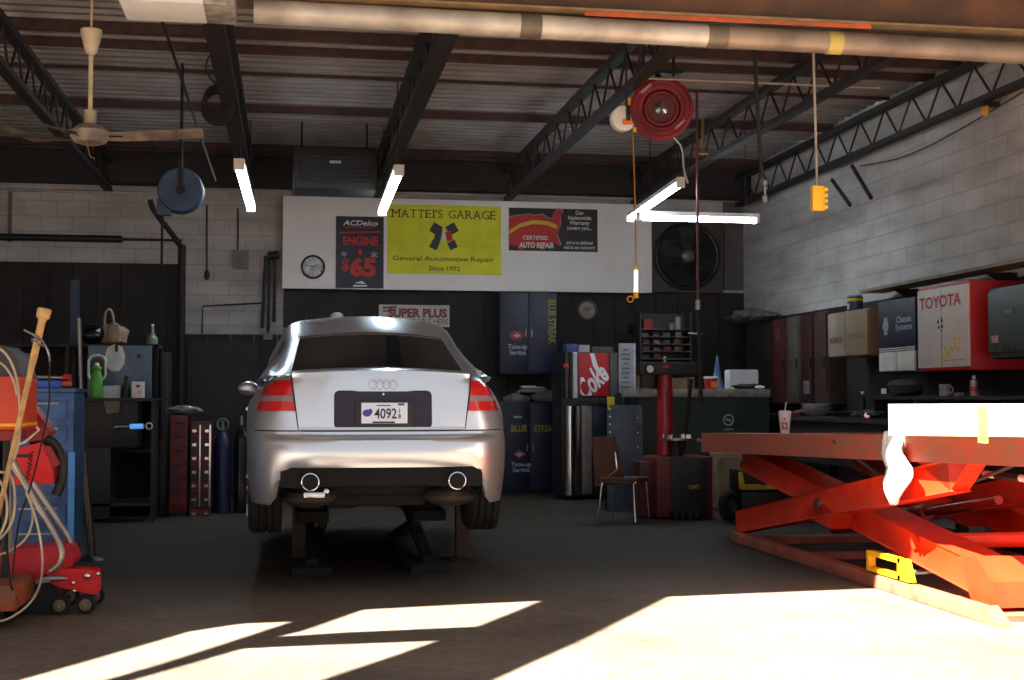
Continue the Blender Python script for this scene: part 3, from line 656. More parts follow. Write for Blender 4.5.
a = W(399, 172, z=3.45); b = W(382, 213, z=3.45); lamp_fix(a, b, 'lit tube light slanting in front of the yellow banner corner', (.1, .9))
a = W(681, 184, z=3.4); b = W(630, 219, z=3.4); lamp_fix(a, b, 'lit tube light running diagonally below the red reel', (.1, .9), .05)
a = W(638, 218, z=3.28); b = W(762, 219, z=3.28); lamp_fix(a, (b.x, a.y, 3.28), 'lit tube light seen side-on right of the white sign board', (.1, .9), .12)
# unit heater
x0, x1, y0, y1, z0, z1 = pbox(293, 142, 377, 192, 15.2, .6)
t = thing('unit_heater', 'large dark brown ceiling heater above the white sign board', 'heater', ((x0+x1)/2, 15.5, z0))
hm = M('heater_brown', (27, 22, 21), .7, var=.25)
part(t, 'cabinet', MB().bb(x0, x1, y0, y1, z0+.02, z1-.05, .03), hm)
part(t, 'grille', MB().bb(x0+.08, x1-.08, y0-.02, y0, z0+.1, z1-.15), darksteel)
m_ = MB(); [m_.bb(x0+.1, x1-.1, y0-.035, y0-.02, z0+.13+k*.05, z0+.15+k*.05) for k in range(6)]; part(t, 'louvres', m_, hm)
part(t, 'badge', MB().box(((x0+x1)/2, y0-.04, z1-.22), (.13, .01, .03)), M('badge', (150, 145, 140), .4), 'pale maker plate')
part(t, 'hanger', MB().cyl((x0+.1, 15.5, z1-.06), (x0+.1, 15.5, 4.43), .012).cyl((x1-.1, 15.5, z1-.06), (x1-.1, 15.5, 4.43), .012), darksteel)
# roof cable loop at (220,90)
a = W(218, 100, Y=12)
t = thing('cable_coil', 'coil of black cable hung on the roof joist left of the heater', 'cable', a)
m_ = MB(); [m_.torus(a+V((.0, .02*k, -.02*k)), (.2, 1, .1), .12+.006*k, .02, 24, 6) for k in range(4)]; part(t, 'coil', m_, rubber)
part(t, 'tail', MB().tube([a+V((0, 0, .12)), a+V((-.12, 0, .25)), a+V((-.08, 0, .42)), (a.x, a.y, 4.2)], .008, 6, 2), rubber)
# thin conduits / wires of roof
a = W(162, 20, Y=10.5); b = W(215, 180, Y=15)
single('roof_conduit', MB().tube([a, b], .014), joistm, 'thin dark conduit sloping down behind the fan to the blue reel area', 'conduit', loc=a)
single('roof_conduit', MB().tube([W(640, 78, Y=10.8), W(740, 82, Y=10.8), W(880, 88, Y=10.8)], .012), M('pale_conduit', (140, 130, 122), .5, .3), 'pale thin conduit running right from the red reel', 'conduit', loc=W(740, 82, Y=10.8))
single('wall_conduit', MB().cyl((XL+.02, YB-.05, W(60, 191, Y=YB-.05).z), (W(152, 195, Y=YB-.05).x, YB-.05, W(60, 191, Y=YB-.05).z), .022), M('pale_pipe2', (176, 168, 162), .4, .3), 'pale pipe along the top of the back wall at left', 'conduit', loc=(-3, YB-.05, 4.0))
m_ = MB(); z_ = W(60, 238, Y=17.9).z; m_.cyl((W(-40, 238, Y=17.9).x, 17.9, z_), (W(122, 238, Y=17.9).x, 17.9, z_), .045).cyl((W(122, 238, Y=17.9).x, 17.9, z_), (W(182, 238, Y=17.9).x, 17.9, z_), .016)
single('wall_conduit', m_, black, 'black horizontal bar crossing the left back wall above the shelving', 'conduit', loc=(-3, 17.9, z_))
m_ = MB(); m_.tube([W(150, 200, Y=17.3), W(153, 210, Y=17.3), W(179, 243, Y=17.6), W(182, 250, Y=17.6)], .035, 8, 1).tube([W(182, 245, Y=17.6), (W(182, 245, Y=17.6).x, 17.6, .02)], .05)
single('standpipe', m_, joistm, 'dark vertical pipe with a slanting top left of the block wall patch', 'pipe', loc=(W(182, 245, Y=17.6).x, 17.6, 0))
# wall wires on the left block patch
for k, (x, ya, yb) in enumerate(((207, 205, 275), (238, 208, 250))):
    a = W(x, ya, Y=YB-.03); b = W(x, yb, Y=YB-.03); t = thing('power_cable', ('black cord with a plug hanging on the block wall', 'black cord running into the grey junction box')[k], 'cord', b)
    part(t, 'cord', MB().tube([a, b], .010), black)
    if k == 0: part(t, 'plug', MB().ball(b, .05, (.7, .5, 1.3)), black)
    else: part(t, 'junction_box', MB().bb(b.x-.06, b.x+.14, YB-.06, YB-.003, b.z-.25, b.z), M('box_grey', (120, 112, 110), .6), 'grey junction box')
m_ = MB(); m_.tube([W(202, 333, Y=YB-.03), W(203, 306, Y=YB-.03), W(262, 303, Y=YB-.03)], .010); single('hanging_wire', m_, black, 'thin bent wire outlining a rectangle low on the block wall', 'cord', loc=W(203, 306, Y=YB-.03))
a = W(268, 256, Y=17.9)
t = thing('hose_bundle', 'black hoses hanging in loops on the block wall left of the white board', 'hoses', W(270, 330, Y=17.9))
part(t, 'hook', MB().cyl(a, a+V((.14, 0, .02)), .05), black)
for x0_, x1_, y1_ in ((266, 262, 328), (270, 268, 334), (275, 274, 322)): part(t, 'strand', MB().tube([W(x0_, 256, Y=17.9), W((x0_+x1_)/2, 290, Y=17.88), W(x1_, y1_, Y=17.9)], .022), black)
# small roof gadgets right wall
a = W(990, 108, X=6.1); t = thing('wall_lamp', 'small amber lamp fixed high on the right wall under the joist', 'lamp', a)
part(t, 'globe', MB().ball(a-V((.05, 0, .02)), .05, (.8, .8, 1.2)), M('amber', (190, 140, 50), .4)); part(t, 'bracket', MB().box(a+V((0, 0, .03)), (.16, .06, .05)), black)
for k, (p, q) in enumerate((((832, 180), (850, 205)), ((852, 166), (871, 198)))):
    a = W(*p, X=6.05); b = W(*q, X=6.0); single('stay_rod', MB().cyl(a, b, .022), joistm, ('short dark rod poking down from the right wall top, left one', 'short dark rod poking down from the right wall top, right one')[k], 'rod', loc=b)
m_ = MB(); m_.tube([W(1023, 92, X=6.17), W(960, 130, X=6.17), W(905, 158, X=6.17), W(860, 166, X=6.17)], .008, 6, 2); single('wall_wire', m_, rope, 'loose grey wire sagging along the top of the right wall', 'wire', loc=W(960, 130, X=6.17))
a = W(703, 155, Y=14); single('sprinkler', MB().lathe(a, (0, 0, 1), [(.02, 0), (.07, .01), (.05, .05), (.015, .06), (.015, .4)]), M('brass', (150, 120, 70), .4, .5), 'small brass fitting hanging from the roof right of the red reel', 'fitting', loc=a)
# ================================================================== SIGN BOARD AND SIGNS (back wall)
YS_ = 17.80
x0, x1, _, _, z0, z1 = pbox(283, 198, 652, 291, YS_, .1); z1 = 3.91; z0 = 2.69
t = thing('sign_board', 'long white board mounted high on the back wall', 'board', ((x0+x1)/2, YS_+.03, z0))
part(t, 'panel', MB().bb(x0, x1, YS_, YS_+.04, z0, z1, .004), M('board_white', (238, 234, 234), .6, var=.04, scale=2)); part(t, 'top_rail', MB().bb(x0+.1, x1-.1, YS_-.02, YS_+.02, z1+.05, z1+.09).bb(x0+.3, x0+.34, YS_, YS_+.02, z1, z1+.05).bb(x1-.34, x1-.3, YS_, YS_+.02, z1, z1+.05), M('rail_grey', (150, 146, 144), .5)); part(t, 'batten', MB().bb(x0+.2, x0+.3, YS_+.04, YB-.05, z0+.1, z1-.1).bb(x1-.3, x1-.2, YS_+.04, YB-.05, z0+.1, z1-.1), wood)
def P(x, y, e=.0): return W(x, y, Y=YS_-.012-e)
def sign(name, label, cat, x0, y0, x1, y1, m, e=.012, Y=YS_):
    a = W(x0, y0, Y=Y-e); b = W(x1, y1, Y=Y-e); c = (a+b)/2
    t = thing(name, label, cat, (c.x, Y-e/2, b.z)); part(t, 'sheet', MB().bb(a.x, b.x, Y-e, Y-.001, b.z, a.z), m)
    return t, c
def tx(t, s, x0, y0, x1, y1, m, Y=YS_-.0135, name='lettering', **k):
    a = W(x0, y0, Y=Y); b = W(x1, y1, Y=Y); m_ = MB(); m_.text(s, ((a.x+b.x)/2, Y, (a.z+b.z)/2), b.x-a.x, a.z-b.z, **k); return part(t, name, m_, m)
t, c = sign('banner', 'yellow garage name banner with crossed pistons on the white board', 'banner', 387.5, 204, 501, 275, M('banner_yellow', (222, 222, 40), .6, rgb2=(206, 206, 34), scale=4))
# serif capitals built from glyph plus slab serifs
def serif(t, s, x0, y0, x1, y1, sizes, Y=YS_-.0135):
    SR = {'M': ((.06, 0), (.94, 0), (.06, 1), (.94, 1)), 'A': ((.06, 0), (.94, 0)), 'T': ((.5, 0),), 'E': ((.08, 0), (.08, 1)), 'I': ((.5, 0), (.5, 1)), 'R': ((.08, 0), (.08, 1), (.92, 0)), 'G': (), 'S': (), "'": ()}
    WD = {'M': 1.05, 'A': .92, 'T': .82, 'E': .72, 'I': .28, 'R': .85, 'G': .9, 'S': .62, "'": .14, ' ': .4}
    tot = sum(WD[c] for c in s)+.12*len(s); a = W(x0, y0, Y=Y); b = W(x1, y1, Y=Y); k = (b.x-a.x)/tot; x = a.x; m_ = MB(); H = a.z-b.z
    for c in s:
        w_ = WD[c]*k
        if c != ' ':
            hh = H*.35 if c == "'" else H; m_.text(c, (x+w_/2, Y, b.z+H-hh/2), w_*(.55 if c == 'I' else .94), hh, bold=-.004)
            for fx, tb in SR[c]: m_.box((x+w_*fx, Y-.002, b.z+(.006 if tb == 0 else H-.006)), (.042, .002, .009))
        x += w_+.12*k
    part(t, 'lettering', m_, ink)
serif(t, "MATTEI'S GARAGE", 391.5, 209, 497, 219.5, 0)
tx(t, 'General Automotive Repair', 393, 255.5, 494, 263.5, M('dark_green_print', (42, 60, 34), .5, var=0), bold=.008); tx(t, 'Since 1972', 429, 266, 460, 271, MATS['dark_green_print'], bold=.01)
def pix(pts, Y): return [W(x, y, Y=Y) for x, y in pts]
def rot(cx, cy, w, h, a):
    a = radians(a); return [(cx+x*cos(a)-y*sin(a), cy+x*sin(a)+y*cos(a)) for x, y in ((-w, -h), (w, -h), (w, h), (-w, h))]
def flat(t, name, polys, m, Y=YS_-.014, d=.0015, label=None):
    m_ = MB()
    for p in polys: m_.prism(pix(p, Y), (0, d, 0))
    return part(t, name, m_, m, label)
em = M('emblem_grey', (44, 42, 60), .4, var=0)
flat(t, 'emblem', [rot(436, 229, 5, 5, 30), rot(452, 229, 5, 5, -30), rot(434.5, 245, 4, 4, 25), rot(452.5, 245, 4, 4, -25)], em, label='two crossed pistons emblem')
flat(t, 'emblem', [rot(438, 236, 3.4, 7, 15)], M('emblem_green', (32, 58, 40), .4, var=0), Y=YS_-.0155); flat(t, 'emblem', [rot(444, 236, 2, 5, 0)], wink, Y=YS_-.0155); flat(t, 'emblem', [rot(449, 236, 3, 5, -15)], rink, Y=YS_-.0155)
t, c = sign('poster', 'dark blue poster with red print offering a service for 65 dollars', 'poster', 336, 216, 383.5, 288.5, M('poster_navy', (30, 32, 52), .5, var=.1))
tx(t, 'ACDelco', 343, 220, 378, 226, wink, bold=.02, shear=.25); tx(t, 'ENGINE', 343, 236, 378, 246, rink, bold=.04); tx(t, 'a', 358, 249, 362, 255, rink, bold=.05); tx(t, '$', 342, 258, 349, 272, rink, bold=.03); tx(t, '65', 350, 257, 376, 277, rink, bold=.05)
flat(t, 'swoosh', [[(340, 232), (381, 231), (381, 232.5), (340, 233.5)], [(345, 226.5), (376, 227), (376, 227.8), (345, 227.5)]], rink)
flat(t, 'small_print', [[(354, 283), (362, 281), (366, 284)], [(353, 285), (367, 285), (367, 286.5), (353, 286.5)]], wink); flat(t, 'star', [rot(374, 255, 4, .6, 30), rot(374, 255, 4, .6, 90), rot(374, 255, 4, .6, 150), rot(344, 254, 3, .5, 20), rot(344, 254, 3, .5, 80), rot(344, 254, 3, .5, 140)], M('grey_print', (130, 140, 150), .5, var=0))
t, c = sign('certified_repair_sign', 'black repair certification sign with a red map of the country', 'sign', 509, 207.5, 597.5, 252, M('sign_black', (24, 22, 24), .5, var=0))
usa = [(509, 217), (515, 216), (528, 214.5), (534, 215.5), (542, 214.5), (547, 218), (551, 218.5), (554, 212), (558, 209), (562, 210), (563, 213), (560, 217), (561, 224), (559, 230), (557, 235), (559, 241), (561, 245.5), (559, 246), (554, 242), (548, 243), (546, 245), (544, 250), (541, 250), (537, 246), (524, 247), (521, 251), (517, 246), (509, 244)]
flat(t, 'map_outline', [[(x+.6 if x > 530 else x, y-1) for x, y in usa]], M('grey_print', (130, 140, 150), .5, var=0), Y=YS_-.0135)
flat(t, 'map', [usa], rink, Y=YS_-.015)
ar = [(509.5, 230), (520, 223.5), (533, 220), (547, 221), (557, 225)]
flat(t, 'ribbon', [ar+[(x, y+4) for x, y in ar[::-1]]], M('ribbon_yellow', (206, 190, 40), .5, var=0), Y=YS_-.0165)
tx(t, 'CERTIFIED', 523, 235.5, 548, 240, wink, bold=.02, Y=YS_-.0175); tx(t, 'AUTO REPAIR', 519, 242, 554, 248.5, wink, bold=.03, Y=YS_-.0175, shear=.1)
tx(t, 'Our\nNationwide\nWarranty\ncovers you...', 567, 210.5, 592, 231.5, wink, bold=.02); tx(t, 'and at no additional\ncost to our customers!', 564, 240.5, 595, 249.5, wink, bold=.01)
def clock(x, y, r, lb, face, Y, rim, hands=True):
    c = W(x, y, Y=Y); t = thing('wall_clock', lb, 'clock', (c.x, Y, c.z-r)); part(t, 'rim', MB().torus(c+V((0, -.02, 0)), (0, 1, 0), r, .014, 36), rim); part(t, 'face', MB().cyl(c+V((0, -.02, 0)), c+V((0, -.001, 0)), r, n=36), face)
    if hands:
        part(t, 'hands', MB().beam(c+V((0, -.024, 0)), c+V((.07, -.024, .03)), .004, .010, up=(0, 0, 1)).beam(c+V((0, -.026, 0)), c+V((-.09, -.026, .02)), .004, .007, up=(0, 0, 1)), ink)
        m_ = MB()
        for k in range(12): a = 2*pi*k/12; m_.box(c+V((r*.82*sin(a), -.022, r*.82*cos(a))), (.012, .003, .012))
        part(t, 'hour_marks', m_, ink)
    return t, c
clock(313, 267, .145, 'round white wall clock on the left end of the white board', M('clock_face', (205, 205, 205), .5, rgb2=(150, 150, 150), scale=12), YS_, ink)
t, c = clock(587, 310, .125, 'round beige wall clock below the white board', M('clock_beige', (160, 142, 124), .5, rgb2=(118, 104, 92), scale=10), YB-.06, M('clock_rim', (96, 84, 74), .5))
x0, x1, _, _, z0, z1 = pbox(379, 305, 449.5, 327, YB-.06, .1)
t, c = sign('parts_sign', 'white sign with slanting dark red print on the wall above the car', 'sign', 379, 304.5, 449.5, 327, M('sign_offwhite', (188, 182, 176), .6, var=.05), Y=YB-.052)
YY = YB-.052-.0135
rp = M('print_maroon', (122, 52, 50), .5, var=0); tx(t, 'SUPER PLUS', 388, 308, 447, 318, rp, Y=YY, bold=.05); tx(t, 'AVAILABLE HERE', 400, 318.5, 448, 324.5, M('grey_print2', (96, 92, 92), .5, var=0), Y=YY, bold=.02)
flat(t, 'stripes', [[(382, 307), (396, 306), (398, 307.5), (383, 308.8)], [(382, 310.5), (396, 309.5), (397, 311), (383, 312)]], rp, Y=YY)
# exhaust fan
c = W(688, 256, Y=17.8); t = thing('exhaust_fan', 'large dark wall exhaust fan right of the white board', 'fan', (c.x, 17.9, c.z-.5))
m_ = MB(); R_o = .47
part(t, 'housing', MB().bb(c.x-.52, c.x+.52, 17.86, 17.98, c.z-.5, c.z+.5), M('fan_frame', (66, 58, 52), .6))
part(t, 'shroud', MB().torus(c+V((0, .04, 0)), (0, 1, 0), .44, .035, 40), black); part(t, 'opening', MB().cyl(c+V((0, .04, 0)), c+V((0, .059, 0)), .43, n=40), M('fan_dark', (12, 11, 12), .8, var=0))
for k in range(5):
    a = 2*pi*k/5+.3; d = V((cos(a), 0, sin(a))); s = V((-d.z, 0, d.x)); m_ = MB(); q = c+V((0, .01, 0))
    m_.surf([[q+d*.07-s*.05, q+d*.07+s*.05+V((0, .03, 0))], [q+d*.40-s*.12, q+d*.40+s*.12+V((0, .03, 0))]]); bmesh.ops.solidify(m_.bm, geom=list(m_.bm.faces), thickness=.004); part(t, 'blade', m_, M('fan_blade', (40, 37, 37), .5))
part(t, 'hub', MB().lathe(c+V((0, .02, 0)), (0, -1, 0), [(.09, 0), (.09, .05), (.05, .07)]), M('hub_grey', (110, 106, 104), .4, .4))
m_ = MB(); [m_.beam(c+V((-.5, -.02, k)), c+V((.5, -.02, k)), .01, .01) for k in (-.2, .2)]; part(t, 'guard', m_, darksteel)
single('wood_strip', MB().bb(W(716, 240, Y=17.9).x, W(723, 240, Y=17.9).x, 17.92, 17.99, W(716, 289, Y=17.9).z, W(716, 232, Y=17.9).z), M('tan_strip', (120, 100, 80), .7), 'narrow tan strip on the wall right of the exhaust fan', 'strip', loc=(W(719, 240, Y=17.9).x, 17.95, 3.0))
# ================================================================== BACK ZONE, RIGHT OF CAR
def bx(mb, x0, y0, x1, y1, Y, dep, bev=.004, z0=None):
    a = W(x0, y0, Y=Y); b = W(x1, y1, Y=Y); mb.bb(a.x, b.x, Y, Y+dep, b.z if z0 is None else z0, a.z, bev); return mb
# blue cabinets
Yc = 17.45
def bluecab(nm, label, x0, y0, x1, y1, floor):
    a = W(x0, y0, Y=Yc); b = W(x1, y1, Y=Yc); zb = 0 if floor else b.z
    t = thing(nm, label, 'cabinet', ((a.x+b.x)/2, Yc+.25, zb)); part(t, 'body', MB().bb(a.x, b.x, Yc+.02, YB-.06, zb, a.z, .006), navy)
    mid = (a.x+b.x)/2
    for s, (p, q) in enumerate(((a.x+.015, mid-.004), (mid+.004, b.x-.015))):
        d = part(t, 'door', MB().bb(p, q, Yc, Yc+.018, zb+.03, a.z-.02, .003), navy); hx = mid-.04 if s == 0 else mid+.04
        part(d, 'handle', MB().box((hx, Yc-.015, (zb+a.z)/2), (.012, .02, .10)), steel)
    return t
t = bluecab('wall_cabinet', 'dark blue wall cabinet with vertical yellow lettering', 500, 292, 557, 374, False)
Yt = Yc-.004; dimred = M('badge_red', (140, 34, 40), .5, var=0); dimw = M('dim_white', (150, 156, 172), .5, var=0)
m_ = MB(); a = W(552, 322, Y=Yt); m_.text('BLUE STREAK', a, 45/1340*17.6, 8/1340*17.6, rt=(0, 0, -1), up=(1, 0, 0), bold=.03, d=.002); part(t, 'lettering', m_, M('streak_yellow', (140, 132, 50), .5, var=0), 'yellow vertical lettering')
flat(t, 'badge', [[(509, 335), (513, 331), (521, 331), (525, 335), (521, 340), (513, 340)]], dimred, Y=Yt-.001); flat(t, 'badge_centre', [[(513, 335.5), (517, 333), (521, 335.5), (517, 338)]], dimw, Y=Yt-.003)
tx(t, 'Tune-up\nService', 508, 344, 527, 355, dimw, Y=Yt, bold=.03)
t = bluecab('floor_cabinet', 'dark blue floor cabinet with yellow lettering and badge, behind the right rear of the car', 500, 402, 560, 489, True)
tx(t, 'BLUE', 511, 425, 527, 432, MATS['streak_yellow'], Y=Yt, bold=.05); tx(t, 'STREAK', 534, 425, 557, 432, MATS['streak_yellow'], Y=Yt, bold=.05)
flat(t, 'badge', [[(513, 454), (519, 449), (527, 454), (519, 459)]], dimred, Y=Yt-.001); flat(t, 'badge_centre', [[(515, 454), (519, 452), (524, 454), (519, 457)]], dimw, Y=Yt-.003)
tx(t, 'Tune-up\nService', 511, 462, 531, 472, dimw, Y=Yt, bold=.03); flat(t, 'label', [[(514, 416), (522, 416), (522, 418), (514, 418)]], dimw, Y=Yt)
# papers / rags on the floor cabinet
def lump(c, r, sc, seed=0, n=14):
    m_ = MB(); m_.ball((0, 0, 0), 1, n=n); rn = random.Random(seed)
    ph = [rn.uniform(0, 6) for _ in range(6)]
    for v in m_.bm.verts:
        k = 1+.18*sin(3*v.co.x+ph[0])*cos(4*v.co.y+ph[1])+.12*sin(7*v.co.z+5*v.co.x+ph[2])+.08*sin(11*v.co.y+ph[3])
        v.co = V(c)+V((v.co.x*sc[0]*k*r, v.co.y*sc[1]*k*r, v.co.z*sc[2]*k*r))
    return m_
zt = W(530, 402, Y=17.6).z
for (px, py, w_, h_, colr, lb) in ((516, 397, .20, .06, (120, 112, 104), 'crumpled grey cloth on the left of the blue floor cabinet'), (545, 395, .24, .08, (96, 92, 90), 'grey rag heap on the right of the blue floor cabinet')):
    a = W(px, py, Y=17.6); a.z = zt+h_*.8; single('rag_pile', lump((a.x, 17.53, a.z), 1, (w_*.8, .07, h_), px), M('rag_%d' % px, colr, .9), lb, 'rag', loc=(a.x, a.y, zt))
m_ = MB()
for k in range(4): a = W(533, 388, Y=17.6); m_.box((a.x+.01*k, 17.74+.01*k, zt+.135+k*.014), (.42-.03*k, .16, .013), Matrix.Rotation(.08*k, 3, 'Z'))
m_.bb(a.x-.2, a.x-.17, 17.66, 17.82, zt, zt+.128).bb(a.x+.17, a.x+.2, 17.66, 17.82, zt, zt+.128)
single('paper_tray', m_, M('paper_grey', (130, 126, 124), .8), 'small tray stacked with papers on the blue floor cabinet', 'tray', loc=(a.x, 17.6, zt))
a = W(530, 381, Y=17.6); single('paper_stack', MB().box((a.x, 17.75, zt+.205), (.2, .14, .025)).box((a.x+.12, 17.75, zt+.197), (.16, .14, .012), Matrix.Rotation(.2, 3, 'Z')), white, 'white papers on top of the paper tray', 'paper', loc=(a.x, 17.6, zt+.19))
# vending machine
Yv = 16.2
a = W(562, 345, Y=Yv); b = W(637, 497, Y=Yv)
t = thing('drink_machine', 'stainless steel soft drink machine with a red sign panel', 'vending machine', ((a.x+b.x)/2, Yv+.3, 0))
part(t, 'cabinet', MB().bb(a.x, b.x, Yv, Yv+.65, .04, W(600, 352, Y=Yv).z, .01), M('machine_black', (30, 29, 31), .4))
m_ = MB(); bx(m_, 573, 352, 577.5, 398, Yv-.03, .03); part(t, 'light_strip', m_, M('pale_strip', (190, 196, 200), .4))
m_ = MB(); bx(m_, 578.5, 353, 609, 396, Yv-.03, .03); sg = part(t, 'sign_panel', m_, M('coke_red', (168, 20, 34), .4, var=0), 'red drink sign panel')
ys = Yv-.032
m_ = MB(); m_.text('Coke', W(592, 381, Y=ys), 36/1340*16.3, 22/1340*16.3, rt=(.72, 0, .69), up=(-.69, 0, .72), bold=.03, shear=.5); 
for v in m_.bm.verts: v.co.x = min(max(v.co.x, W(579.5, 0, Y=ys).x), W(608, 0, Y=ys).x); v.co.z = min(max(v.co.z, W(593, 395.5, Y=ys).z), W(593, 354, Y=ys).z)
part(sg, 'script_lettering', m_, wink)
flat(sg, 'ribbon', [[(590, 353.5), (594, 353.5), (598, 366), (603, 374), (599, 376), (593, 366)]], wink, Y=ys-.001)
m_ = MB(); bx(m_, 610, 353, 619, 396, Yv-.02, .02); part(t, 'grey_panel', m_, M('grey_panel', (86, 84, 88), .4))
a = W(567, 352, Y=Yv-.05); b = W(567, 398, Y=Yv-.05); m_ = MB(); m_.cyl((a.x, Yv-.04, b.z), (a.x, Yv-.04, a.z), .05); part(t, 'corner_column', m_, M('corner_dark', (70, 68, 72), .25, .7))
a = W(566, 366, Y=Yv-.09); part(t, 'round_logo', MB().ball(a, .035, (1, .3, 1)), rink)
m_ = MB(); bx(m_, 562, 398, 637, 405, Yv-.04, .04); part(t, 'ledge', m_, black)
a = W(572, 405, Y=Yv-.05); m_ = MB(); 
a0 = W(571, 406, Y=Yv-.06); b0 = W(571, 493, Y=Yv-.06); m_.cyl((a0.x, Yv+.0, .06), (a0.x, Yv+.0, a0.z), .085); m_.bb(a0.x+.06, a0.x+.12, Yv-.02, Yv, .06, a0.z); part(t, 'steel_column', m_, chrome)
m_ = MB(); bx(m_, 582, 405, 592, 494, Yv-.03, .03); part(t, 'tan_column', m_, M('tan_metal', (140, 128, 118), .35, .5))
m_ = MB(); bx(m_, 593, 405, 606, 440, Yv-.01, .01); part(t, 'lower_panel', m_, M('blue_black', (32, 38, 52), .3))
for px in (566, 632): a0 = W(px, 490, Y=Yv+.1); part(t, 'foot', MB().cyl((a0.x, Yv+.1, 0), (a0.x, Yv+.1, .05), .03).cyl((a0.x, Yv+.55, 0), (a0.x, Yv+.55, .05), .03), black)
zt = W(600, 352, Y=Yv).z
for px, w_, h_, mm, lb in ((570, .14, .10, M('box_blue', (52, 64, 120), .6), 'small blue box on the left of the drink machine'), (582, .14, .09, M('box_pale', (160, 158, 160), .7), 'pale box on the drink machine beside the blue box'), (600, .26, .07, M('box_dk', (70, 68, 72), .7), 'dark grey flat box on the middle of the drink machine')):
    a = W(px, 350, Y=Yv+.2); single('carton', MB().bb(a.x-w_/2, a.x+w_/2, Yv+.08, Yv+.3, zt+.001, zt+h_, .004), mm, lb, 'box', loc=(a.x, Yv+.2, zt))
m_ = MB(); a = W(620, 343, Y=Yv-.12); b = W(635, 393, Y=Yv-.12)
t = thing('notice_board', 'grey notice board with a bright edge at the right side of the drink machine', 'board', ((a.x+b.x)/2, Yv-.1, b.z))
part(t, 'sheet', MB().bb(a.x, b.x, Yv-.07, Yv-.045, b.z, a.z), M('notice_grey', (150, 148, 152), .6)); part(t, 'edge_strip', MB().bb(b.x, b.x+.02, Yv-.075, Yv-.04, b.z, a.z), M('pale_strip', (190, 196, 200), .4))
m_ = MB()
for k in range(9): m_.box(((a.x+b.x)/2-.01, Yv-.072, a.z-.08-k*.058), (.11 if k % 3 else .07, .003, .018))
part(t, 'print', m_, M('notice_print', (84, 84, 92), .6, var=0))
# leaning flat panel
a = W(608, 405, Y=14.4); b = W(643, 512, Y=14.4)
t = thing('metal_sheet', 'tall blue grey steel sheet standing behind the brown chair', 'panel', ((a.x+b.x)/2, 14.45, 0))
pz = a.z
part(t, 'sheet', MB().prism([(a.x, 14.42, 0), (b.x+.02, 14.42, 0), (b.x, 14.42, pz-.02), (b.x-.03, 14.42, pz), (a.x, 14.42, pz)], (0, .03, 0)), M('bluegrey_steel', (92, 104, 120), .5, .2, rgb2=(70, 80, 94), scale=5))
part(t, 'foot_stand', MB().bb(a.x+.02, a.x+.06, 14.45, 14.7, 0, .03).bb(b.x-.06, b.x-.02, 14.45, 14.7, 0, .03).beam((a.x+.04, 14.68, .02), (a.x+.04, 14.46, .5), .02, .02).beam((b.x-.04, 14.68, .02), (b.x-.04, 14.46, .5), .02, .02), darksteel)
m_ = MB(); [m_.cyl((a.x+.025+.0*k, 14.413, .62+k*.085), (a.x+.025, 14.42, .62+k*.085), .012) for k in range(7)]; [m_.cyl((b.x-.05, 14.413, .55+k*.16), (b.x-.05, 14.42, .55+k*.16), .008) for k in range(4)]; part(t, 'rivets', m_, wink)
m_ = MB(); m_.bb(a.x-.01, a.x+.07, 14.38, 14.41, pz-.0, pz+.09, .003); single('yellow_tag', m_.bb(a.x, a.x+.02, 14.40, 14.425, pz-.05, pz+.02), M('tag_yellow', (222, 220, 30), .5), 'bright yellow tag clipped on the steel panel top left corner', 'tag', loc=(a.x, 14.4, pz))
# chair
ch = W(620, 519, Y=13.3); 
t = thing('chair', 'old brown chair with thin chrome legs in front of the steel panel', 'chair', (ch.x, 13.4, 0))
bm_ = M('chair_brown', (104, 62, 46), .5, rgb2=(84, 48, 38), scale=6)
Bx = ch.x; f = V((.8, -.6, 0)).normalized(); s_ = V((-.6, -.8, 0))*-1
s_ = V((.6, .8, 0))
o0 = V((Bx+.03, 13.35, 0))
def cpnt(fw, sd, z): return o0+f*fw+s_*sd+V((0, 0, z))
Rc = Matrix((f, s_, V((0, 0, 1)))).transposed()
part(t, 'seat', MB().box(cpnt(.04, 0, .43), (.40, .40, .035), Rc, bev=.012), bm_)
Rb = Rc @ Matrix.Rotation(radians(-12), 3, 'Y')
m_ = MB(); a = W(592, 437, Y=13.3); part(t, 'backrest', MB().prism([W(592, 437, Y=13.45), W(614, 436, Y=13.25), W(623, 479, Y=13.2), W(616, 485, Y=13.2), W(595, 486, Y=13.4)], (.02, .025, 0)), bm_)
for fx, sx, ox in ((.2, -.17, .03), (.2, .17, .03), (-.14, -.17, -.04), (-.14, .17, -.04)):
    part(t, 'leg', MB().tube([cpnt(fx, sx, .42), cpnt(fx+ox, sx*1.12, .011)], .011, 8), chrome)
part(t, 'back_frame', MB().tube([cpnt(-.14, -.17, .40), W(617, 470, Y=13.22), W(614, 440, Y=13.28)], .010).tube([cpnt(-.14, .17, .40), W(596, 480, Y=13.44), W(594, 440, Y=13.48)], .010), chrome)
part(t, 'seat_frame', MB().tube([cpnt(.23, -.18, .405), cpnt(.23, .18, .405), cpnt(-.15, .18, .405), cpnt(-.15, -.18, .405), cpnt(.23, -.18, .405)], .010), chrome)
